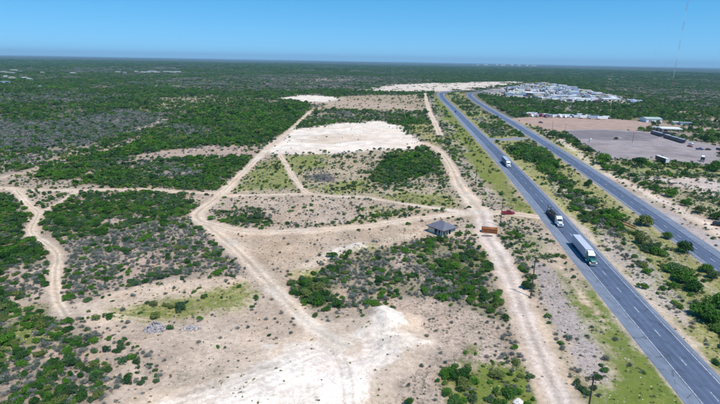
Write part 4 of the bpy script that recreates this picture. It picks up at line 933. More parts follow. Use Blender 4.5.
def single_out(P, n, near, stems, nm, adj, cat):
    """the n that show largest become things; returns the rest"""
    px, py = to_px(P[:, 0], P[:, 1]); d = np.sqrt(P[:, 0] ** 2 + P[:, 1] ** 2 + CAM_H ** 2); size = P[:, 3] / d
    size = np.where((px > 3) & (px < 717) & (py < 401), size, 0)
    order = np.argsort(-size); top = order[:n]; by = {}
    for i in top: by.setdefault(zone_of(px[i], py[i]), []).append(i)
    for z, ids in by.items():
        lab = {}
        def put(i, t):
            if i not in lab: lab[i] = t
        if len(ids) == 1: put(ids[0], 'lone large %s in the %s' % (adj, z))
        else:
            put(max(ids, key=lambda i: P[i, 3]), 'widest %s in the %s' % (adj, z)); put(max(ids, key=lambda i: py[i]), 'nearest large %s in the %s' % (adj, z))
            put(min(ids, key=lambda i: px[i]), 'leftmost large %s in the %s' % (adj, z)); put(max(ids, key=lambda i: px[i]), 'rightmost large %s in the %s' % (adj, z))
            put(min(ids, key=lambda i: py[i]), 'farthest large %s in the %s' % (adj, z))
        mid = [i for i in ids if i not in lab]
        for i in mid: lab[i] = '%s %s the %s' % (adj, spot(px[i], py[i], px[mid], py[mid]) if len(mid) > 3 else 'in', z)
        for i in ids:
            plant(nm, 'foliage', near[i % len(near)], 'stems', stems[i % len(stems)], P[i, 0], P[i, 1], P[i, 2], P[i, 3], lab[i], cat, '%s plants in the %s' % (adj, z))
    return P[order[n:]]
green_rest = single_out(green, 300, NEAR_G, NEAR_GS, 'green_shrub', 'green shrub', 'shrub')
grey_rest = single_out(grey, 300, NEAR_Y, NEAR_YS, 'grey_brush', 'grey brush', 'brush')
def split_r(P, r): q = np.hypot(P[:, 0], P[:, 1]) < r; return P[q], P[~q]
ga, gb = split_r(green_rest, 260); ya, yb = split_r(grey_rest, 220)
g2 = clear(scatter(560, 1150, 4.6, 'dg', .95, 1.8, 3.2)); y2 = clear(scatter(560, 1150, 4.2, 'dy', .95, 1.4, 2.6))
make_gn('green_scrub', ga, NEAR_G, 'green mesquite scrub of the nearer land', 'scrub')
make_gn('green_scrub', np.concatenate([gb, g2]), MID_G, 'green mesquite scrub of the middle distance', 'scrub')
make_gn('grey_scrub', ya, NEAR_Y, 'grey dusty brush of the nearer land', 'scrub')
make_gn('grey_scrub', np.concatenate([yb, y2]), MID_Y, 'grey dusty brush of the middle distance', 'scrub')
g3 = clear(scatter(1150, 3000, 9.5, 'dg', .85, .8, 1.35)); y3 = clear(scatter(1150, 3000, 9.5, 'dy', .9, .8, 1.4))
make_gn('green_scrub', g3, FAR_G, 'green scrub of the far plain', 'scrub', sz=(.8, 1.3))
make_gn('grey_scrub', y3, FAR_Y, 'grey brush of the far plain', 'scrub', sz=(.8, 1.3))
g4 = scatter(3000, 8000, 34, 'dg', .95, .9, 1.5)
make_gn('green_scrub', g4, VFAR_G, 'dark scrub towards the horizon', 'scrub', sz=(.8, 1.6))
# tufts of grass and small weeds on the open ground
tx, ty = candidates(60, 240, .95); tf = fields(tx, ty); cl = sstep(.3, .75, fbm(tx / 7, ty / 7, 99, 3))
k1 = RNG.uniform(0, 1, len(tx)) < tf['gr'] * (.15 + .6 * cl) * .5; k2 = (RNG.uniform(0, 1, len(tx)) < tf['spk'] * (.01 + .19 * cl)) & ~k1 & (tf['alb'][:, 2] < .37)
def tuft_pts(k, lo, hi): return np.stack([tx[k], ty[k], height(tx[k], ty[k]) - .02, RNG.uniform(lo, hi, k.sum())], 1)
make_gn('grass_tufts', clear(tuft_pts(k1, .18, .5), 0), TUFT, 'tufts of dry and green grass on open ground', 'grass')
make_gn('small_weeds', clear(tuft_pts(k2, .12, .36), 0), TUFT_D, 'small dark weeds dotted over bare soil', 'weeds')
print('PLANTS', len(green), len(grey), len(ga), len(gb), len(ya), len(yb), len(g2), len(y2), len(g3), len(y3), len(g4), k1.sum(), k2.sum())

# ------------------------------------------------------------------ paints
M_WHITE = simple('white_paint', (.78, .78, .77), .45, .07, .8, spec=.5); M_SILVER = simple('silver_paint', (.62, .66, .7), .35, .06, .8, spec=.5)
M_TEAL = simple('teal_paint', (.012, .16, .14), .3, .15, .8, spec=.5); M_GLASS = simple('dark_glass', (.02, .03, .04), .08, .1, 1, spec=.8)
M_RUBBER = simple('tyre_rubber', (.02, .02, .022), .85, .2, 5); M_RIM = simple('wheel_metal', (.5, .5, .51), .4, .1, 4, metal=.6)
M_CHASSIS = simple('black_chassis', (.03, .03, .033), .6, .2, 3); M_CHROME = simple('bright_metal', (.65, .66, .68), .25, .05, 3, metal=.9)
M_TRAILER = simple('trailer_aluminium', (.47, .5, .57), .45, .06, .5, spec=.5); M_SKIN = simple('trailer_side', (.4, .43, .5), .4, .1, .5, spec=.5)
M_LAMP = simple('lamp_glass', (.85, .84, .78), .15, .03, 4, spec=.6); M_TAIL = simple('tail_lamp', (.4, .02, .02), .3, .05, 4); M_AMBER = simple('amber_lamp', (.6, .25, .02), .3, .05, 4)
M_RED = simple('red_paint', (.24, .012, .02), .3, .1, 1, spec=.5); M_BLUE = simple('blue_paint', (.04, .07, .16), .35, .12, 1, spec=.5); M_NAVY = simple('navy_paint', (.022, .03, .06), .4, .2, 1, spec=.5)
M_BLACK = simple('black_paint', (.016, .016, .02), .4, .2, 1, spec=.5); M_GREYP = simple('grey_paint', (.26, .27, .29), .4, .12, 1, spec=.5); M_LBLUE = simple('pale_blue_paint', (.36, .42, .52), .5, .12, 1)
M_YELLOW = simple('yellow_paint', (.62, .52, .16), .5, .12, 1); M_CREAM = simple('cream_stucco', (.6, .54, .4), .85, .12, 1.2); M_TRIM = simple('white_trim', (.75, .73, .68), .6, .08, 2)
M_DARKLOAD = simple('dark_machinery', (.035, .033, .03), .65, .35, 1.2); M_TARP = simple('blue_grey_tarp', (.14, .19, .26), .6, .2, .7)
M_WOODPOLE = simple('weathered_pole', (.075, .06, .05), .9, .3, 3); M_INSUL = simple('insulator', (.3, .3, .3), .3, .1, 3); M_GALV = simple('galvanised', (.4, .41, .42), .5, .1, 2, metal=.5)
M_CONC = simple('broken_concrete', (.4, .37, .36), .9, .25, 1.3); M_PURP = simple('mauve_brick', (.3, .265, .28), .9, .2, 1.1); M_ROOFG = simple('pale_green_roof', (.36, .45, .4), .5, .1, .3); M_ROOFW = simple('pale_metal_roof', (.54, .55, .57), .45, .1, .25)
M_ROOFT = simple('tan_metal_roof', (.45, .4, .35), .6, .12, .3); M_ROOFB = simple('slate_blue_roof', (.2, .24, .32), .6, .12, .3); M_WALLP = simple('pale_wall', (.6, .58, .55), .8, .1, .5); M_WALLD = simple('dark_brown_wall', (.25, .21, .18), .85, .12, .5)  # M_WALLD: the shop building's walls, the same dark brown on every side
M_DOOR = simple('dark_door', (.06, .05, .045), .6, .15, 2); M_MASTR = simple('mast_red', (.5, .12, .08), .5, .1, .2); M_MASTW = simple('mast_white', (.75, .75, .74), .5, .06, .2)
def rust_mat():
    m, nt, p = mat('orange_rust'); tc = N(nt, 'ShaderNodeTexCoord').outputs['Object']
    a = noise(nt, tc, .9, 6, .7); b = noise(nt, tc, 4, 4, .6)
    c = mixc(nt, ramp(nt, a, .35, .65), (.36, .115, .025), (.16, .065, .03)); c = mixc(nt, mathn(nt, 'MULTIPLY', ramp(nt, b, .6, .75), .6), c, (.5, .2, .05))
    nt.links.new(c, p.inputs['Base Color']); p.inputs['Roughness'].default_value = .85; return m
M_RUST = rust_mat()
def shingle_mat():
    m, nt, p = mat('roof_shingles'); tc = N(nt, 'ShaderNodeTexCoord').outputs['Object']
    a = noise(nt, tc, 3.5, 4, .7); b = noise(nt, tc, .4, 4, .6)
    c = mixc(nt, ramp(nt, a, .3, .7), (.095, .1, .135), (.17, .175, .22)); c = mixc(nt, mathn(nt, 'MULTIPLY', ramp(nt, b, .5, .75), .4), c, (.24, .235, .26))
    nt.links.new(c, p.inputs['Base Color']); p.inputs['Roughness'].default_value = .85; return m
M_SHINGLE = shingle_mat()

# ------------------------------------------------------------------ vehicles
def wheel_meshes():
    out = {}
    for k, (r, w) in {'truck': (.52, .56), 'front': (.52, .3), 'car': (.34, .23)}.items():
        a = MB(); n = 18; pr = [(-w / 2, r * .62), (-w / 2, r * .93), (-w * .38, r), (w * .38, r), (w / 2, r * .93), (w / 2, r * .62)]
        vs = []; fs = []
        for i in range(n):
            t = 2 * math.pi * i / n
            for x, rr in pr: vs.append((x, rr * math.cos(t), rr * math.sin(t)))
        for i in range(n):
            for j in range(5): fs.append((i * 6 + j, i * 6 + j + 1, ((i + 1) % n) * 6 + j + 1, ((i + 1) % n) * 6 + j))
        a.add(vs, fs); b = MB(); b.tube((-w * .36, 0, 0), (w * .36, 0, 0), r * .63, n=14); b.tube((-w * .5, 0, 0), (w * .5, 0, 0), r * .22, n=8)
        out[k] = (a.mesh('tyre', M_RUBBER, smooth=True), b.mesh('rim', M_RIM), r)
    return out
WH = wheel_meshes()
def wheel(parent, kind, x, y):
    t, rm, r = WH[kind]; e = link('wheel', t, parent, (x, y, r)); link('rim', rm, e)
def part(parent, name, fn, mats, bevel=0):
    b = MB(); fn(b); return b.build(name, mats, parent, bevel)

def tractor(root, paint, y_end=7.4):
    """conventional long-nose tractor; front bumper at y = 0, length along +y"""
    part(root, 'chassis', lambda b: (b.box((-.42, 3.9, .75), (.16, 7.0, .28)), b.box((.42, 3.9, .75), (.16, 7.0, .28)), b.box((0, 6.6, 1.02), (1.0, 1.0, .14))), M_CHASSIS)
    cab = part(root, 'cab', lambda b: (b.prof([(1.95, .75), (4.9, .75), (4.9, 3.55), (4.2, 3.85), (3.1, 3.5), (2.55, 2.95), (2.05, 2.1)], -1.18, 1.18)), paint, .07)
    part(cab, 'windshield', lambda b: b.add([(-1.02, 2.04, 2.2), (1.02, 2.04, 2.2), (.98, 2.48, 2.94), (-.98, 2.48, 2.94)], [(0, 1, 2, 3)]), M_GLASS)
    for s in (-1, 1):
        part(cab, 'side_window', lambda b: b.box((s * 1.19, 2.9, 2.1), (.02, .85, .7)), M_GLASS)
        part(root, 'fuel_tank', lambda b: b.tube((s * 1.0, 3.0, .65), (s * 1.0, 4.6, .65), .32, n=12), M_CHROME)
        part(root, 'exhaust_stack', lambda b: b.tube((s * 1.05, 5.05, 1.0), (s * 1.05, 5.05, 4.05), .09, n=8), M_CHROME)
        part(root, 'mirror', lambda b: (b.box((s * 1.42, 2.25, 2.0), (.1, .14, .6)), b.tube((s * 1.15, 2.3, 2.3), (s * 1.4, 2.25, 2.3), .025, n=5)), M_CHASSIS)
        part(root, 'headlight', lambda b: b.box((s * .88, .22, .95), (.34, .16, .26)), M_LAMP, .03)
        part(root, 'fender', lambda b: b.prof([(.35, .6), (.3, 1.05), (.6, 1.32), (1.3, 1.36), (1.9, 1.15), (1.95, .9), (1.75, .9), (1.55, 1.12), (.85, 1.12), (.62, .85), (.6, .6)], s * .78, s * 1.2), paint)
    part(root, 'hood', lambda b: b.prof([(.2, .75), (.2, 1.75), (.35, 1.92), (2.0, 2.12), (2.0, .8)], -.78, .78), paint, .06)
    part(root, 'grille', lambda b: [b.box((0, .185, .85 + .12 * i), (1.15, .05, .07)) for i in range(8)], M_CHROME)
    part(root, 'bumper', lambda b: b.box((0, .08, .38), (2.35, .28, .4)), M_CHROME, .05)
    for i in range(5): part(root, 'marker_lamp', lambda b: b.box((-.7 + .35 * i, 3.05, 3.5), (.12, .1, .08)), M_AMBER)
    for s in (-1, 1):
        wheel(root, 'front', s * 1.02, 1.15)
        for y in (5.85, 7.15): wheel(root, 'truck', s * .93, y)
def tandem(root, y0):
    part(root, 'bogie', lambda b: (b.box((0, y0, .6), (1.1, 2.4, .45)),), M_CHASSIS)
    for s in (-1, 1):
        for y in (y0 - .63, y0 + .63): wheel(root, 'truck', s * .95, y)
        part(root, 'mud_flap', lambda b: b.box((s * .95, y0 + 1.5, .3), (.6, .03, .75)), M_RUBBER)
        part(root, 'landing_leg', lambda b: b.box((s * .7, 9.0, .3), (.14, .14, .85)), M_CHASSIS)
def box_trailer(root, y0, L, side, roof):
    t = part(root, 'trailer_box', lambda b: b.box((0, y0 + L / 2, 1.12), (2.56, L, 2.93)), side, .03)
    part(t, 'roof_panel', lambda b: b.box((0, y0 + L / 2, 4.052), (2.5, L - .1, .025)), roof)
    n = int(L / 1.22)
    for s in (-1, 1):
        for i in range(1, n): part(t, 'side_post', lambda b: b.box((s * 1.287, y0 + L * i / n, 1.25), (.02, .06, 2.7)), side)
        part(t, 'bottom_rail', lambda b: b.box((s * 1.29, y0 + L / 2, 1.1), (.03, L, .16)), M_CHROME)
        part(t, 'tail_light', lambda b: b.box((s * 1.05, y0 + L + .015, 1.0), (.3, .04, .12)), M_TAIL)
        part(t, 'rear_door', lambda b: b.box((s * .62, y0 + L + .012, 1.25), (1.18, .03, 2.65)), roof)
    part(t, 'nose_frame', lambda b: b.box((0, y0 - .012, 1.3), (2.3, .03, 2.6)), roof)
def place(root, C, s_front, off, toward=True):
    """put a vehicle on a line: front bumper where the line's y equals s_front"""
    i = int(np.argmin(np.abs(C[:, 1] - s_front))); T = C[min(i + 3, len(C) - 1)] - C[max(i - 3, 0)]; T = T / np.linalg.norm(T); n = np.array((T[1], -T[0]))
    p = C[i] + n * off; a = math.atan2(T[1], T[0]) - math.pi / 2
    root.location = (p[0], p[1], .06); root.rotation_euler = (0, 0, a if toward else a + math.pi)

t1 = empty('semi_truck'); tractor(t1, M_TEAL); box_trailer(t1, 5.35, 15.2, M_SKIN, M_TRAILER); tandem(t1, 18.6)
part(t1, 'wind_deflector', lambda b: b.prof([(2.7, 3.3), (4.85, 3.5), (4.85, 4.0), (4.2, 4.0)], -1.0, 1.0), M_WHITE, .05)
place(t1, HW1, G(591.5, 267.5)[1], -.8); tag(t1, 'articulated truck with teal green cab and long white box trailer', 'truck', 'trucks driving on the highway')
t2 = empty('semi_truck'); tractor(t2, M_SILVER)
part(t2, 'trailer_deck', lambda b: (b.box((0, 13.0, 1.1), (2.55, 14.4, .22)), b.box((0, 13.0, .8), (.9, 14.0, .3))), M_CHASSIS, .02)
part(t2, 'headboard', lambda b: b.box((0, 5.9, 1.32), (2.5, .12, 1.5)), M_CHASSIS); tandem(t2, 18.2)
for s in (-1, 1):
    for i in range(6): part(t2, 'stake', lambda b: b.box((s * 1.25, 7.2 + 2.3 * i, 1.32), (.08, .1, .5)), M_CHASSIS)
place(t2, HW1, G(558, 229.5)[1], -.8); tag(t2, 'truck with silver white cab pulling a dark flatbed trailer', 'truck', 'trucks driving on the highway')
ld = empty('machinery_load')
part(ld, 'machine_body', lambda b: (b.box((0, 8.4, 1.325), (2.2, 2.6, 1.5), taper=(.85, .8)), b.box((.1, 11.6, 1.325), (2.3, 2.9, 1.1)), b.box((-.1, 11.9, 2.43), (1.4, 1.5, .7), taper=(.8, .8))), M_DARKLOAD, .06)
part(ld, 'boom', lambda b: (b.tube((.3, 9.5, 2.6), (-.2, 14.5, 3.3), .24, .18, 8), b.tube((-.2, 14.5, 3.3), (-.5, 18.8, 1.7), .18, .14, 8)), M_DARKLOAD)
part(ld, 'upright_frame', lambda b: (b.box((-.9, 18.6, 1.325), (.2, .3, 3.0)), b.box((.5, 18.6, 1.325), (.2, .3, 2.2)), b.box((-.2, 18.6, 3.0), (1.6, .2, .2))), M_DARKLOAD)
part(ld, 'crate', lambda b: b.box((.4, 15.5, 1.325), (1.6, 1.7, 1.2)), M_DARKLOAD, .03); part(ld, 'pale_panel', lambda b: b.box((-.55, 13.6, 2.0), (1.0, .5, .12)), M_TRAILER); part(ld, 'counterweight', lambda b: b.box((0, 6.75, 1.325), (2.0, .5, 1.1)), M_DARKLOAD, .05)
ld.location = t2.location; ld.rotation_euler = t2.rotation_euler; tag(ld, 'dark machinery load with upright frame lashed on the flatbed truck', 'machinery')
t3 = empty('semi_truck'); tractor(t3, M_WHITE); box_trailer(t3, 5.35, 14.6, M_TARP, M_LBLUE); tandem(t3, 17.8)
place(t3, HW1, G(506.5, 168)[1], -.8); tag(t3, 'truck with bright white cab and blue grey trailer near the crossover', 'truck', 'trucks driving on the highway')

def car(name, paint, kind='sedan', loc=(0, 0, 0), rz=0.0, simple_=False, label=None, cat='car', group=None):
    """front at -y"""
    body = MB(); glass = MB()
    if kind == 'pickup':
        body.prof([(-2.75, .45), (-2.75, .98), (-1.2, 1.12), (-1.15, 1.12), (2.75, 1.1), (2.75, .5), (2.3, .38), (-2.4, .38)], -.96, .96)
        body.box((0, -.25, 1.1), (1.7, 1.9, .72), taper=(.86, .66)); glass.box((0, -.25, 1.16), (1.73, 1.72, .48), 0, taper=(.92, .78))
        body.box((-.88, 1.75, 1.1), (.1, 2.0, .22)); body.box((.88, 1.75, 1.1), (.1, 2.0, .22))
    elif kind == 'suv':
        body.prof([(-2.4, .4), (-2.42, .95), (-1.2, 1.1), (2.35, 1.12), (2.4, .45), (2.0, .36), (-2.1, .36)], -.94, .94)
        body.box((0, .55, 1.1), (1.72, 3.4, .68), taper=(.86, .84)); glass.box((0, .55, 1.16), (1.75, 3.3, .44), taper=(.93, .9))
    else:
        body.prof([(-2.3, .35), (-2.32, .72), (-1.0, .95), (1.5, .98), (2.3, .9), (2.32, .42), (1.9, .32), (-2.0, .32)], -.9, .9)
        body.box((0, .2, .94), (1.6, 2.5, .5), taper=(.82, .62)); glass.box((0, .2, .99), (1.63, 2.3, .36), taper=(.88, .72))
    wy = 1.75 if kind == 'pickup' else 1.4
    if simple_:
        b = MB(); k = 0
        for src, mi in ((body, 0), (glass, 1)): b.add(src.v, src.f, mi)
        for s in (-1, 1):
            for y in (-wy, wy): b.tube((s * .7, y, .33), (s * .93, y, .33), .33, n=8, mi=2)
        o = link(name, b.mesh(name, [paint, M_GLASS, M_RUBBER]), None, loc, rz); return tag(o, label, cat, group)
    e = empty(name, loc, rz); body.build('body', paint, e, .05); glass.build('windows', M_GLASS, e)
    for s in (-1, 1):
        part(e, 'headlight', lambda b: b.box((s * .68, -2.34 if kind != 'pickup' else -2.77, .68), (.36, .06, .14)), M_LAMP); part(e, 'tail_light', lambda b: b.box((s * .75, 2.33 if kind != 'pickup' else 2.77, .74), (.25, .06, .2)), M_TAIL)
        part(e, 'mirror', lambda b: b.box((s * 1.02, -.85, 1.0), (.16, .12, .12)), M_CHASSIS)
        for y in (-wy, wy): wheel(e, 'car', s * .8, y)
    part(e, 'bumper', lambda b: b.box((0, -2.36 if kind != 'pickup' else -2.8, .42), (1.7, .12, .18)), M_CHASSIS)
    return tag(e, label, cat, group)
g = G(508, 214.3); car('pickup_truck', M_RED, 'pickup', (g[0], g[1], .07), math.radians(98), label='red pickup on the dirt driveway between house and highway', cat='pickup')
c = car('car', M_BLACK, 'suv', label='small dark car far up the highway near the bend', cat='car'); place(c, HW1, G(457, 112)[1], -.8)

# ------------------------------------------------------------------ the house
def house():
    ang = math.radians(-52); cx, cy = G(441.5, 234.8); e = empty('house', (cx + .5, cy + 3.0, 0.02), ang)
    # local: +x runs along the cream wall's normal side; the wall at y=-3.6 faces left front, the side at x=+4 faces right front
    A, B, hh = 4.4, 4.0, 2.9
    w = part(e, 'wall', lambda b: (b.box((-A + .12, 0, 0), (.24, 2 * B, hh)), b.box((0, B - .12, 0), (2 * A - .5, .24, hh)), b.box((0, -.2, 0), (2 * A - .5, .2, hh - .02)), b.box((-A + 1.9, -B + .12, 0), (3.3, .24, hh)), b.box((A - .3, -B + .12, 0), (.6, .24, hh)), b.box((A - .12, B - 1.6, 0), (.24, 2.9, hh)), b.box((0, 0, -.35), (2 * A + .3, 2 * B + .3, .38))), M_CREAM)
    part(w, 'wall_panel', lambda b: b.box((-A - .012, 0, .2), (.03, 2 * B - .6, 1.9)), M_CREAM)
    for y in (-2.0, 1.4):
        f = part(w, 'window', lambda b: b.box((-A - .02, y, 1.0), (.08, 1.3, 1.1)), M_TRIM); part(f, 'pane', lambda b: b.box((-A - .065, y, 1.08), (.02, 1.1, .94)), M_GLASS)
    d = part(w, 'door', lambda b: b.box((.6, -.32, .03), (1.0, .06, 2.1)), M_DOOR); part(d, 'handle', lambda b: b.box((.95, -.38, 1.0), (.06, .06, .12)), M_CHROME)
    for x, y in ((-.9, -B + .15), (1.3, -B + .15), (3.0, -B + .15), (A - .15, -2.2), (A - .15, -.4)):
        part(e, 'post', lambda b: b.box((x, y, .03), (.26, .26, hh)), M_TRIM, .02)
    for x in (.2, 2.15): part(e, 'rail', lambda b: b.box((x, -B + .15, .75), (1.6, .08, .1)), M_TRIM)
    o = .75; a, c2, z0, z1 = A + o, B + o, hh, hh + 2.25; r = a - c2 + .9
    roof = part(e, 'roof', lambda b: b.add([(-a, -c2, z0), (a, -c2, z0), (a, c2, z0), (-a, c2, z0), (-r, 0, z1), (r, 0, z1), (-a, -c2, z0 - .16), (a, -c2, z0 - .16), (a, c2, z0 - .16), (-a, c2, z0 - .16)],
        [(0, 1, 5, 4), (1, 2, 5), (2, 3, 4, 5), (3, 0, 4), (1, 0, 6, 7), (2, 1, 7, 8), (3, 2, 8, 9), (0, 3, 9, 6), (9, 8, 7, 6)]), M_SHINGLE)
    part(roof, 'fascia', lambda b: (b.box((0, -c2 - .02, z0 - .3), (2 * a + .1, .05, .24)), b.box((0, c2 + .02, z0 - .3), (2 * a + .1, .05, .24)), b.box((-a - .02, 0, z0 - .3), (.05, 2 * c2, .24)), b.box((a + .02, 0, z0 - .3), (.05, 2 * c2, .24))), M_DOOR)
    part(roof, 'ridge_cap', lambda b: b.box((0, 0, z1 - .03), (2 * r + .3, .3, .09)), M_SHINGLE)
    for k in range(1, 9):
        t = k / 9; z = z0 + (z1 - z0) * t + .012
        for s in (-1, 1):
            yy = s * c2 * (1 - t); xx = a + (r - a) * t
            part(roof, 'shingle_course', lambda b: b.box((0, yy, z - .03), (2 * xx, .1, .05)), M_SHINGLE)
    e.scale = (.9, .9, .9)
    tag(e, 'small house with slate grey hip roof and cream walls', 'house')
house()

# rusty orange open-top container
g = G(490, 233.5); e = empty('waste_container', (g[0], g[1] + 1.2, .02), math.radians(-14))
part(e, 'floor', lambda b: b.box((0, 0, .2), (6.0, 2.3, .1)), M_RUST)
for s in (-1, 1):
    sd = part(e, 'side_panel', lambda b: b.box((0, s * 1.17, .2), (6.1, .07, 1.55)), M_RUST)
    for i in range(8): part(sd, 'rib', lambda b: b.box((-2.8 + .8 * i, s * 1.26, .25), (.12, .12, 1.45)), M_RUST)
    part(sd, 'top_rail', lambda b: b.box((0, s * 1.2, 1.755), (6.2, .16, .13)), M_RUST)
    part(e, 'end_panel', lambda b: b.box((s * 3.03, 0, .2), (.07, 2.26, 1.5)), M_RUST); part(e, 'skid', lambda b: b.box((0, s * .6, 0), (5.9, .18, .198)), M_CHASSIS)
def heap(b):
    n = 9; rg = random.Random(5); vs = []
    for i in range(n):
        for j in range(5):
            x = -2.9 + 5.8 * i / (n - 1); y = -1.08 + 2.16 * j / 4; q = max(0, 1 - (x / 3.1) ** 2) * max(0, 1 - (y / 1.3) ** 2)
            vs.append((x, y, 1.45 + .75 * q * rg.uniform(.6, 1.15)))
    b.add(vs, [(i * 5 + j, (i + 1) * 5 + j, (i + 1) * 5 + j + 1, i * 5 + j + 1) for i in range(n - 1) for j in range(4)])
part(e, 'scrap_heap', heap, M_RUST)
tag(e, 'rusty orange waste container beside the broad dirt road', 'container')
g = G(487, 236.2); tag(part(None, 'steel_sheet', lambda b: b.box((0, 0, 0), (4.2, .9, .12), taper=(.98, .94)), M_CHASSIS, .02), 'dark flat sheet lying on dirt before the orange container', 'sheet').location = (g[0], g[1], .06)
for k, (u, v) in enumerate(((627.5, 225.5), (630.5, 224.6))):
    g = G(u, v); o = part(None, 'rusty_pipe', lambda b: b.tube((0, -4.3 + k, .22), (0, 4.2, .22), .2, n=12), M_RUST); o.location = (g[0], g[1], H1(*g)); o.rotation_euler = (0, 0, math.radians(14))
    tag(o, ('left' if k == 0 else 'right') + ' one of two orange rusty pipes lying in the median', 'pipe', 'rusty pipes in the median')

# ------------------------------------------------------------------ rubble and boulder
def chunk(b, rg, p, s):
    M = Matrix.Translation(p) @ Matrix.Rotation(rg.uniform(0, 6.28), 4, (rg.uniform(-1, 1), rg.uniform(-1, 1), rg.uniform(-1, 1) + .01))
    b.box((0, 0, -s * .3), (s * rg.uniform(.7, 1.6), s * rg.uniform(.6, 1.1), s * rg.uniform(.25, .7)), rg.choice((0, 0, 1)), M, taper=(rg.uniform(.6, 1), rg.uniform(.6, 1)))
for u, v, rx, ry, hh, n, lab in ((155.5, 328.5, 2.7, 2.1, 2.3, 300, 'tall heap of pale mauve broken concrete near the bright bush'), (192, 328, 2.3, 1.1, .5, 90, 'low scatter of pale broken concrete right of the tall heap')):
    g = G(u, v); z = H1(*g); rg = random.Random(n); b = MB()
    for i in range(n):
        a = rg.uniform(0, 6.28); q = math.sqrt(rg.random()); zz = hh * max(0, 1 - q) * rg.uniform(.5, 1.05)
        chunk(b, rg, Vector((q * rx * math.cos(a), q * ry * math.sin(a), zz + .08)), rg.uniform(.25, .62))
    o = b.build('rubble_pile', [M_CONC, M_PURP]); o.location = (g[0], g[1], z); tag(o, lab, 'rubble')
bm = bmesh.new(); bmesh.ops.create_icosphere(bm, subdivisions=4, radius=1)
for vtx in bm.verts:
    q = vtx.co; k = 1 + .6 * (float(vnoise(q.x * 1.7 + 5, q.y * 1.7 + q.z, 2)) - .5) + .2 * (float(vnoise(q.x * 4 + q.z * 3, q.y * 4 + 9, 3)) - .5); vtx.co = Vector((q.x * 1.15 * k, q.y * .8 * k, max(q.z, -.4) * .5 * k))
me = bpy.data.meshes.new('boulder'); bm.to_mesh(me); bm.free(); me.materials.append(simple('pale_rock', (.62, .59, .56), .9, .2, 1.5)); g = G(518, 404)
tag(link('boulder', me, None, (g[0], g[1], H1(*g) + .2)), 'pale grey boulder at the bottom edge beside the green patch', 'boulder')

# ------------------------------------------------------------------ poles
def utility_pole(x, y, hgt, lab):
    e = empty('utility_pole', (x, y, H1(x, y)), math.radians(-8))
    part(e, 'pole', lambda b: b.tube((0, 0, -.5), (0, 0, hgt), .2, .13, 10), M_WOODPOLE)
    part(e, 'crossarm', lambda b: b.box((0, .16, hgt - .95), (2.5, .12, .14)), M_WOODPOLE)
    for x_ in (-1.1, 0, 1.1): part(e, 'insulator', lambda b: b.tube((x_, .16, hgt - .81), (x_, .16, hgt - .55), .06, .045, 6), M_INSUL)
    part(e, 'brace', lambda b: (b.tube((-.7, .16, hgt - .9), (0, .14, hgt - 1.6), .025, n=5), b.tube((.7, .16, hgt - .9), (0, .14, hgt - 1.6), .025, n=5)), M_GALV)
    tag(e, lab, 'utility pole', 'utility poles along the dirt road')
g1, g2_, g3_ = G(475.3, 186), G(500.2, 226), G(530.7, 297)
utility_pole(*g1, 11.5, 'farthest utility pole, beside the grassy highway verge'); utility_pole(*g2_, 12, 'utility pole beside the orange container'); utility_pole(*g3_, 12, 'middle utility pole beside the broad dirt road')
best = min(((abs(to_px(x * .1, y * .1, 11)[0] - 594) + abs(to_px(x * .1, y * .1, 11)[1] - 376), x * .1, y * .1) for x in range(380, 560, 2) for y in range(550, 1000, 2)))
utility_pole(best[1], best[2], 11, 'nearest utility pole, its foot below the bottom edge')
def lot_pole(u, v, hgt, lab):
    x, y = G(u, v); e = empty('lot_light_pole', (x, y, 0)); part(e, 'pole', lambda b: b.tube((0, 0, -.2), (0, 0, hgt), .16, .1, 8), M_WOODPOLE); part(e, 'base', lambda b: b.tube((0, 0, -.1), (0, 0, .6), .3, n=10), M_CONC)
    part(e, 'lamp_head', lambda b: (b.box((.5, 0, hgt - .1), (1.2, .3, .16)), b.box((-.5, 0, hgt - .1), (1.2, .3, .16))), M_GALV); tag(e, lab, 'light pole', 'light poles of the parking lot')
lot_pole(552, 131, 10, 'light pole left of all, by the round corner tree'); lot_pole(564.5, 136, 11, 'second light pole from the left, at the edge of the grey lot'); lot_pole(632.3, 142.5, 9, 'light pole in the middle of the grey lot'); lot_pole(579, 146.5, 7.5, 'short light pole on the near edge of the grey lot')

# ------------------------------------------------------------------ buildings and yards far off
def shed(u, v, L, D, hgt, rz, wall, roof, label, cat='building', group=None, name='metal_shed', pitch=.18, detail=True):
    """gabled metal shed; front wall foot at the pixel, long side along local x, depth away"""
    x, y = G(u, v) if u is not None else v; rh = D / 2 * pitch
    e = empty(name, (x, y, H1(x, y) - .05), rz)
    w = part(e, 'wall', lambda b: b.prof([(0, -.6), (D, -.6), (D, hgt), (D / 2, hgt + rh), (0, hgt)], -L / 2, L / 2), wall)
    o = .5; t = .14
    part(e, 'roof', lambda b: b.prof([(-o, hgt - o * pitch + .03), (D / 2, hgt + rh + .03), (D + o, hgt - o * pitch + .03), (D + o, hgt - o * pitch + .03 + t), (D / 2, hgt + rh + .03 + t), (-o, hgt - o * pitch + .03 + t)], -L / 2 - o, L / 2 + o), roof)
    if detail:
        n = max(1, int(L / 7))
        for i in range(n): part(e, 'door', lambda b: b.box((-L / 2 + L * (i + .5) / n, -.02, 0), (min(3.6, L / n * .6), .06, min(3.4, hgt * .75))), M_DOOR if i % 2 else M_GREYP)
    return tag(e, label, cat, group)
shed(654, 122.6, 18, 17, 4.2, math.radians(-4), M_WHITE, M_ROOFG, 'white warehouse with pale green roof behind the parking lot', name='warehouse', cat='warehouse')
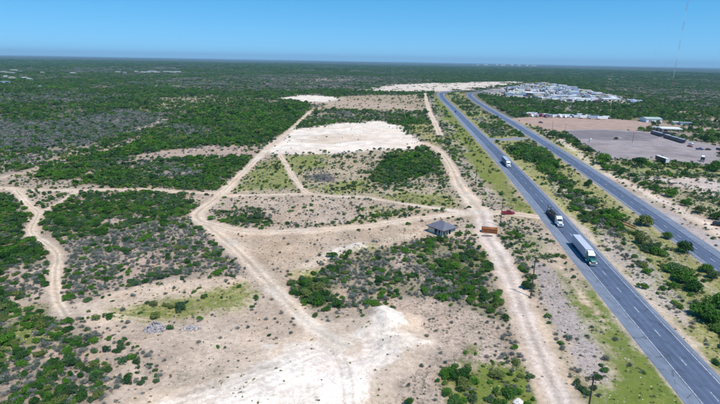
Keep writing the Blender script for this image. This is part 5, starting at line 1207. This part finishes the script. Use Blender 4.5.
shed(686, 125.4, 11, 7, 3, math.radians(-10), M_WALLP, M_ROOFB, 'small low shed on the tan ground behind the lot'); shed(677, 124.6, 8, 6, 2.8, math.radians(-10), M_WALLP, M_ROOFW, 'small pale roofed shed left of the low shed')
# canopy with the dark building under it
cx, cy = G(671, 134.2); e = empty('filling_canopy', (cx, cy, 0), math.radians(-14))
part(e, 'roof_slab', lambda b: b.box((0, 7, 4.8), (19, 14, .9)), M_WHITE, .05); part(e, 'soffit', lambda b: b.box((0, 7, 4.74), (18.6, 13.6, .05)), M_GREYP)
for s in (-7.5, 0, 7.5):
    for q in (2, 12): part(e, 'column', lambda b: b.box((s, q, -.1), (.5, .5, 4.84)), M_TRIM)
tag(e, 'flat white canopy on columns above the parked coaches', 'canopy')
e = empty('shop_building', (cx - 2, cy + 17, 0), math.radians(-14)); part(e, 'wall', lambda b: b.box((0, 5, -.1), (17, 9, 4.1)), M_WALLD); part(e, 'roof', lambda b: b.box((0, 5, 4.0), (17.6, 9.6, .35)), M_ROOFW)
for i in range(4): part(e, 'window', lambda b: b.box((-6 + 4 * i, .48, .9), (2.6, .08, 1.9)), M_GLASS)
tag(e, 'dark low shop building behind the white canopy', 'building')

def coach(u, v, L, rz, label, paint=None):
    x, y = G(u, v); e = empty('parked_coach', (x, y, 0), rz); paint = paint or M_NAVY
    bd = part(e, 'body', lambda b: b.box((0, 0, .45), (L, 2.5, 2.9)), paint, .12); part(bd, 'roof_panel', lambda b: b.box((0, 0, 3.34), (L - .4, 2.2, .06)), M_LBLUE)
    for s in (-1, 1):
        for i in range(int(L / 1.6)): part(bd, 'side_window', lambda b: b.box((-L / 2 + 1.0 + 1.6 * i, s * 1.26, 1.75), (1.35, .02, .95)), M_GLASS)
        for q in (-L / 2 + 2.2, L / 2 - 3.2):
            t, rm, r = WH['truck']; w_ = link('wheel', t, e, (q, s * 1.05, r), math.pi / 2)
    tag(e, label, 'coach', 'dark blue coaches parked in line')
pa, pb = G(652, 133.8), G(687.5, 144.6); ang = math.atan2(pb[1] - pa[1], pb[0] - pa[0]); D = pb - pa; Ln = np.linalg.norm(D)
for i, (t, lab) in enumerate(((.07, 'first'), (.23, 'second'), (.46, 'third'), (.64, 'fourth'), (.82, 'fifth'))):
    q = pa + D * t; u, v = to_px(q[0], q[1]); coach(u, v, min(12.2, Ln * .165), ang, lab + ' dark blue coach from the top of the parked line in the lot')
# black sided trailer with white roof, bobtail tractor, booth and cars on the lot
g = G(661.5, 162.6); _d = G(669, 165.5) - G(654, 160); e = empty('parked_trailer', (g[0], g[1], H1(g[0], g[1])), math.atan2(_d[1], _d[0]) - math.pi / 2); box_trailer(e, -6.6, 13.4, M_BLACK, M_WHITE)
part(e, 'bogie', lambda b: b.box((0, 4.6, .6), (1.1, 2.4, .5)), M_CHASSIS)
for s in (-1, 1):
    for y in (4.0, 5.25): wheel(e, 'truck', s * .95, y)
    part(e, 'landing_leg', lambda b: b.box((s * .7, -4.0, 0), (.14, .14, 1.13)), M_CHASSIS)
tag(e, 'black sided box trailer with white roof at the near lot edge', 'trailer')
g = G(704, 162.6); e = empty('truck_tractor', (g[0], g[1] + 2, 0), math.radians(-35)); tractor(e, M_BLACK); part(e, 'roof_fairing', lambda b: b.prof([(2.7, 3.3), (4.85, 3.5), (4.85, 4.1), (4.2, 4.1)], -1.0, 1.0), M_WHITE, .05); tag(e, 'black truck tractor parked by the big tree at right', 'truck')
g = G(590, 141.6); e = empty('portable_cabin', (g[0], g[1], 0), .3); part(e, 'body', lambda b: b.box((0, 0, .05), (1.5, 1.5, 2.5)), M_WHITE, .05); part(e, 'roof', lambda b: b.prof([(-.85, 2.53), (.85, 2.53), (.7, 2.75), (0, 2.88), (-.7, 2.75)], -.8, .8), M_WHITE); part(e, 'door', lambda b: b.box((0, -.76, .15), (.8, .05, 2.1)), M_GREYP); tag(e, 'small upright white cabin alone on the lot', 'cabin')
for u, v, pnt, kd, rz, lab in ((699.5, 149.8, M_BLUE, 'pickup', 80, 'blue pickup on the lot right of the coaches'), (708, 150, M_BLACK, 'sedan', 95, 'black car right of the blue pickup'), (719, 150.2, M_NAVY, 'suv', 10, 'dark blue car cut by the right edge of the lot'), (690, 146.8, M_RED, 'sedan', 20, 'small red car at the end of the coach line'), (691, 144.4, M_WHITE, 'sedan', 30, 'small white car behind the red one by the coaches'), (540.8, 123, M_BLACK, 'suv', 75, 'dark car alone on the reddish lot'), (718.5, 226.8, M_BLACK, 'suv', 60, 'dark vehicle at the right edge on the frontage gravel')):
    g = G(u, v); car('car' if kd != 'pickup' else 'pickup_truck', pnt, kd, (g[0], g[1], H1(*g) + .02), math.radians(rz), label=lab, cat='car' if kd != 'pickup' else 'pickup')

# small vehicles, one mesh each at this distance
def tiny(kind, paint, accent):
    b = MB()
    if kind == 'motorhome':
        b.box((0, .4, .5), (2.5, 7.6, 2.75)); b.prof([(-5.2, .5), (-5.2, 1.2), (-4.6, 1.9), (-3.4, 2.2), (-3.4, .5)], -1.1, 1.1); b.box((0, .4, 1.4), (2.53, 6.6, .5), 1); ax = (-3.9, 2.2, 3.2)
    elif kind == 'box_truck':
        b.box((0, 1.2, .9), (2.5, 6.2, 2.7)); b.prof([(-4.4, .5), (-4.4, 1.35), (-3.7, 1.5), (-3.2, 2.3), (-1.95, 2.35), (-1.95, .5)], -1.05, 1.05, 1); ax = (-3.4, 2.6)
    elif kind == 'trailer':
        b.box((0, 0, 1.1), (2.55, 13.0, 2.9)); b.box((0, 4.5, .5), (1.2, 2.6, .6), 2); ax = (4.0, 5.3)
    else:
        b.prof([(-4.0, .5), (-4.0, 1.7), (-2.5, 2.0), (-2.2, 2.9), (-.2, 3.4), (-.2, .5)], -1.15, 1.15); b.box((0, 1.6, .7), (.9, 3.6, .35), 2); ax = (-3.0, 1.2, 2.5)
    for s in (-1, 1):
        for y in ax: b.tube((s * .75, y, .5), (s * 1.12, y, .5), .5, n=8, mi=2)
    return b.mesh(kind, [paint, accent, M_RUBBER])
PAINTS = [('white', M_WHITE), ('white', M_WHITE), ('white', M_WHITE), ('silver', M_SILVER), ('pale blue', M_LBLUE), ('dark blue', M_BLUE), ('black', M_BLACK), ('grey', M_GREYP), ('red', M_RED), ('yellow', M_YELLOW)]
_tc = {}
def tiny_mesh(kind, pi):
    if (kind, pi) not in _tc:
        if kind == 'car':
            o = car('tmp', PAINTS[pi][1], 'suv', simple_=True); _tc[(kind, pi)] = o.data; bpy.data.objects.remove(o)
        else: _tc[(kind, pi)] = tiny(kind, PAINTS[pi][1], M_GREYP if kind == 'motorhome' else PAINTS[(pi * 3 + 1) % len(PAINTS)][1])
    return _tc[(kind, pi)]
KN = {'motorhome': ('motorhome', 'motorhome'), 'box_truck': ('box_truck', 'truck'), 'trailer': ('cargo_trailer', 'trailer'), 'tractor': ('truck_tractor', 'truck'), 'car': ('parked_car', 'car')}
def put_tiny(u, v, kind, pi, rz, where, group):
    x, y = G(u, v); nm, cat = KN[kind]; o = link(nm, tiny_mesh(kind, pi), None, (x, y, H1(x, y) + .01), rz)
    tag(o, '%s %s %s' % (PAINTS[pi][0], nm.replace('_', ' '), where), cat, '%s %ss %s' % (PAINTS[pi][0], nm.replace('_', ' '), group))
rg = random.Random(21); u = 523.0; spots = []
while u < 581:
    kind = rg.choice(('tractor', 'tractor', 'trailer', 'motorhome', 'car', 'box_truck', 'car', 'box_truck')); pi = rg.choice((0, 1, 2, 3, 4, 5, 6, 7, 8, 0, 6, 0))
    put_tiny(u, 117.6 - (581 - u) * .02 + rg.uniform(-.9, .5), kind, pi, math.radians(rg.choice((0, 20, -25, 90, 180)) + rg.uniform(-12, 12)), spot(u, 1, (523, 581), (0, 2)).replace(' middle', ' part') + ' the row behind the reddish lot', 'behind the reddish lot'); u += rg.uniform(1.4, 2.9)
for k, (u, v, kind, pi, rz) in enumerate(((577, 117.8, 'motorhome', 0, 85), (584.5, 118.6, 'trailer', 0, 92), (593, 119.0, 'trailer', 4, 90), (602, 119.6, 'trailer', 0, 92), (580, 116.2, 'box_truck', 0, 80), (588, 117, 'motorhome', 0, 95), (597, 117.8, 'box_truck', 5, 95), (606, 118.4, 'motorhome', 0, 80), (571, 116.8, 'motorhome', 0, 20), (559, 116.4, 'tractor', 0, 10), (545, 116.4, 'box_truck', 0, 15), (532, 115.6, 'trailer', 0, 70))):
    put_tiny(u, v, kind, pi, math.radians(rz), 'large in the row behind the reddish lot', 'large behind the reddish lot')
# trees of the belt behind that row are scrub; the truck yards beyond it:
YARD = np.array([(503, 90), (520, 86), (545, 84), (556, 85), (580, 90), (618, 97), (624, 101), (600, 102), (565, 101), (535, 98), (505, 96)], float)
used = []; rg = random.Random(4); nb = 0; nv = 0
def free(u, v, du):
    return all(abs(u - a) > (du + c) or abs(v - b) > .62 for a, b, c in used)
WROOF = [('white', M_ROOFW), ('white', M_ROOFW), ('white', M_WHITE), ('grey', M_GREYP), ('pale blue', M_LBLUE), ('slate blue', M_ROOFB), ('tan', M_ROOFT), ('pale green', M_ROOFG)]
while nb < 62:
    u, v = rg.uniform(500, 625), rg.uniform(84, 102)
    if not inside(np.array([u]), np.array([v]), YARD)[0]: continue
    L = rg.uniform(10, 34) * (1.25 if nb < 20 else .8); Dp = rg.uniform(9, 18); px = L * .5 * FPX / np.hypot(*G(u, v))
    if not free(u, v, px + .8): continue
    used.append((u, v, px)); c_, rf = rg.choice(WROOF)
    shed(u, v, L, Dp, rg.uniform(3.2, 5.5), math.radians(rg.choice((-8, -8, 4, 82)) + rg.uniform(-4, 4)), rg.choice((M_WALLP, M_WHITE, M_LBLUE, M_CREAM)), rf, '%s roofed shed %s the far yards' % (c_, spot(u, v, (500, 625), (84, 102))), group='%s roofed sheds of the far yard cluster' % c_, detail=nb < 25); nb += 1
tries = 0
while nv < 190 and tries < 20000:
    tries += 1; u, v = rg.uniform(498, 630), rg.uniform(84, 102.6)
    if not inside(np.array([u]), np.array([v]), YARD + np.array((0, .3)))[0] or not free(u, v, 1.1): continue
    used.append((u, v, 1.0)); kind = rg.choice(('trailer', 'trailer', 'trailer', 'tractor', 'car', 'box_truck', 'motorhome')); pi = rg.choice((0, 1, 2, 0, 1, 3, 4, 5, 5, 6, 7, 9, 8))
    put_tiny(u, v, kind, pi, math.radians(rg.choice((0, 90, 90, 15, -8)) + rg.uniform(-6, 6)), spot(u, v, (500, 625), (84, 102)) + ' the far yards', 'of the far yard cluster'); nv += 1
for u, v in ((632, 101.5), (638, 102.3), (635, 103.2)): shed(u, v, 14, 9, 3, math.radians(-8), M_LBLUE, M_LBLUE, {632: 'pale blue shed at the right end of the far yards', 638: 'outermost pale blue shed right of the far yards', 635: 'nearest pale blue shed right of the far yards'}[u])
# far left and horizon
FARL = [(3, 73, 40, 'long grey roofed shed at the far left edge'), (9, 73.5, 46, 'biggest pale shed in the far left settlement'), (13.5, 71.2, 40, 'narrow pale shed at the back of the far left settlement'), (20, 72, 18, 'small shed right of the far left settlement'), (5, 77, 16, 'small white house in the far left settlement'), (11, 78.5, 24, 'pale house in the middle of the far left settlement'), (24, 79, 22, 'pale house at the right of the far left settlement'), (4, 83.3, 26, 'pale building in front of the far left settlement'), (29, 79.7, 18, 'small house at the right end of the far left settlement'),
        (41.5, 73, 16, 'single white shed in the scrub right of the far left settlement'), (72, 73.7, 26, 'single pale shed in the scrub at far left'), (39, 87.5, 9, 'small white hut in the scrub at left'),
        (118, 72.8, 22, 'small pale shed left of the white sheds on the plain'), (124, 73.2, 18, 'second small pale shed left of the white sheds'), (136, 72.3, 18, 'pale shed just left of the white sheds'), (145, 73, 46, 'biggest white shed on the far plain'), (152, 72.2, 40, 'white shed next to the biggest on the far plain'), (157, 73, 28, 'white shed right of the two biggest on the plain'), (166, 72.5, 34, 'white shed fourth from left on the plain'), (172, 72.8, 30, 'white shed fifth from left on the plain'), (178, 72.6, 28, 'rightmost white shed on the far plain'),
        (483, 73.3, 18, 'tiny white shed on the plain above the highway bend'), (610, 79.3, 14, 'tiny white shed on the plain right of the yards'), (617, 79.5, 14, 'second tiny white shed on the plain right of the yards')]
for i, (u, v, L, lab) in enumerate(FARL): shed(u, v, L * (.62 if u < 100 else .8), 11, 4 if L > 20 else 3, math.radians((i * 37) % 30 - 15), (M_WALLP, M_WHITE, M_CREAM)[i % 3], (M_ROOFW, M_ROOFT, M_WALLP, M_ROOFB)[i % 4] if not 140 < u < 180 else M_ROOFW, lab, detail=L > 25)
for i, (u, wd, hh) in enumerate(((478, 60, 22), (486, 90, 30), (497, 50, 40), (503, 110, 26), (512, 60, 48), (519, 90, 30), (527, 70, 34), (534, 120, 22))):
    d = np.array(ray(u, 64.0)[:2]); d /= np.linalg.norm(d); x, y = d * (12500 + 400 * (i % 3)); z = H1(x, y); b = MB(); b.box((0, 0, -10), (wd, 40, hh * .6 + 10)); b.box((wd * .1, 0, hh * .6), (wd * .5, 24, 5)); b.box((-wd * .3, 5, hh * .6), (wd * .12, 8, 8))
    o = b.build('distant_building', M_WALLP); o.location = (x, y, z); tag(o, 'pale city block on the horizon beyond the yards, %s from left' % ('first', 'second', 'third', 'fourth', 'fifth', 'sixth', 'seventh', 'eighth')[i], 'building', 'city blocks on the horizon')

# ------------------------------------------------------------------ guyed mast
def mast():
    x, y = G(671.3, 87.5); z0 = H1(x, y); e = empty('radio_mast', (x, y, z0)); Ht = 310.0; w = 1.5; n = 11
    P = [Vector((w * math.cos(a), w * math.sin(a), 0)) for a in (math.pi / 2, math.pi * 7 / 6, math.pi * 11 / 6)]
    for k in range(n):
        b = MB(); a0, a1 = Ht * k / n, Ht * (k + 1) / n - .05; m = 8
        for p in P: b.tube(p + Vector((0, 0, a0)), p + Vector((0, 0, a1)), .13, n=5)
        for j in range(m):
            z = a0 + (a1 - a0) * j / m; zz = a0 + (a1 - a0) * (j + 1) / m
            for q in range(3): b.tube(P[q] + Vector((0, 0, z)), P[(q + 1) % 3] + Vector((0, 0, zz)), .06, n=4); b.tube(P[q] + Vector((0, 0, z)), P[(q + 1) % 3] + Vector((0, 0, z)), .06, n=4)
        b.build('mast_section', M_MASTW if k % 2 else M_MASTR, e)
    for q in range(3):
        a = (math.pi / 2, math.pi * 7 / 6, math.pi * 11 / 6)[q]; A = Vector((math.cos(a) * 190, math.sin(a) * 190, 0))
        for f in (.3, .62, .95): part(e, 'guy_wire', lambda b: b.tube(A, P[q] + Vector((0, 0, Ht * f)), .045, n=4), M_GALV)
        part(e, 'anchor', lambda b: b.box((A.x, A.y, -1), (2, 2, 2.2)), M_CONC)
    part(e, 'base', lambda b: b.box((0, 0, -1), (4, 4, 1.6)), M_CONC); tag(e, 'very tall thin red and white guyed radio mast on the plain', 'mast')
mast()

# ------------------------------------------------------------------ air
def build_haze():
    b = MB(); b.box((0, 0, -60), (76000, 76000, 385)); m = bpy.data.materials.new('haze'); m.use_nodes = True; nt = m.node_tree; nt.nodes.clear()
    out = nt.nodes.new('ShaderNodeOutputMaterial'); v = nt.nodes.new('ShaderNodeVolumePrincipled')
    v.inputs['Color'].default_value = (.46, .77, 1, 1); v.inputs['Density'].default_value = 5.2e-5; v.inputs['Anisotropy'].default_value = 0.0
    nt.links.new(v.outputs[0], out.inputs['Volume'])
    tag(b.build('haze', m), kind='stuff')
build_haze()
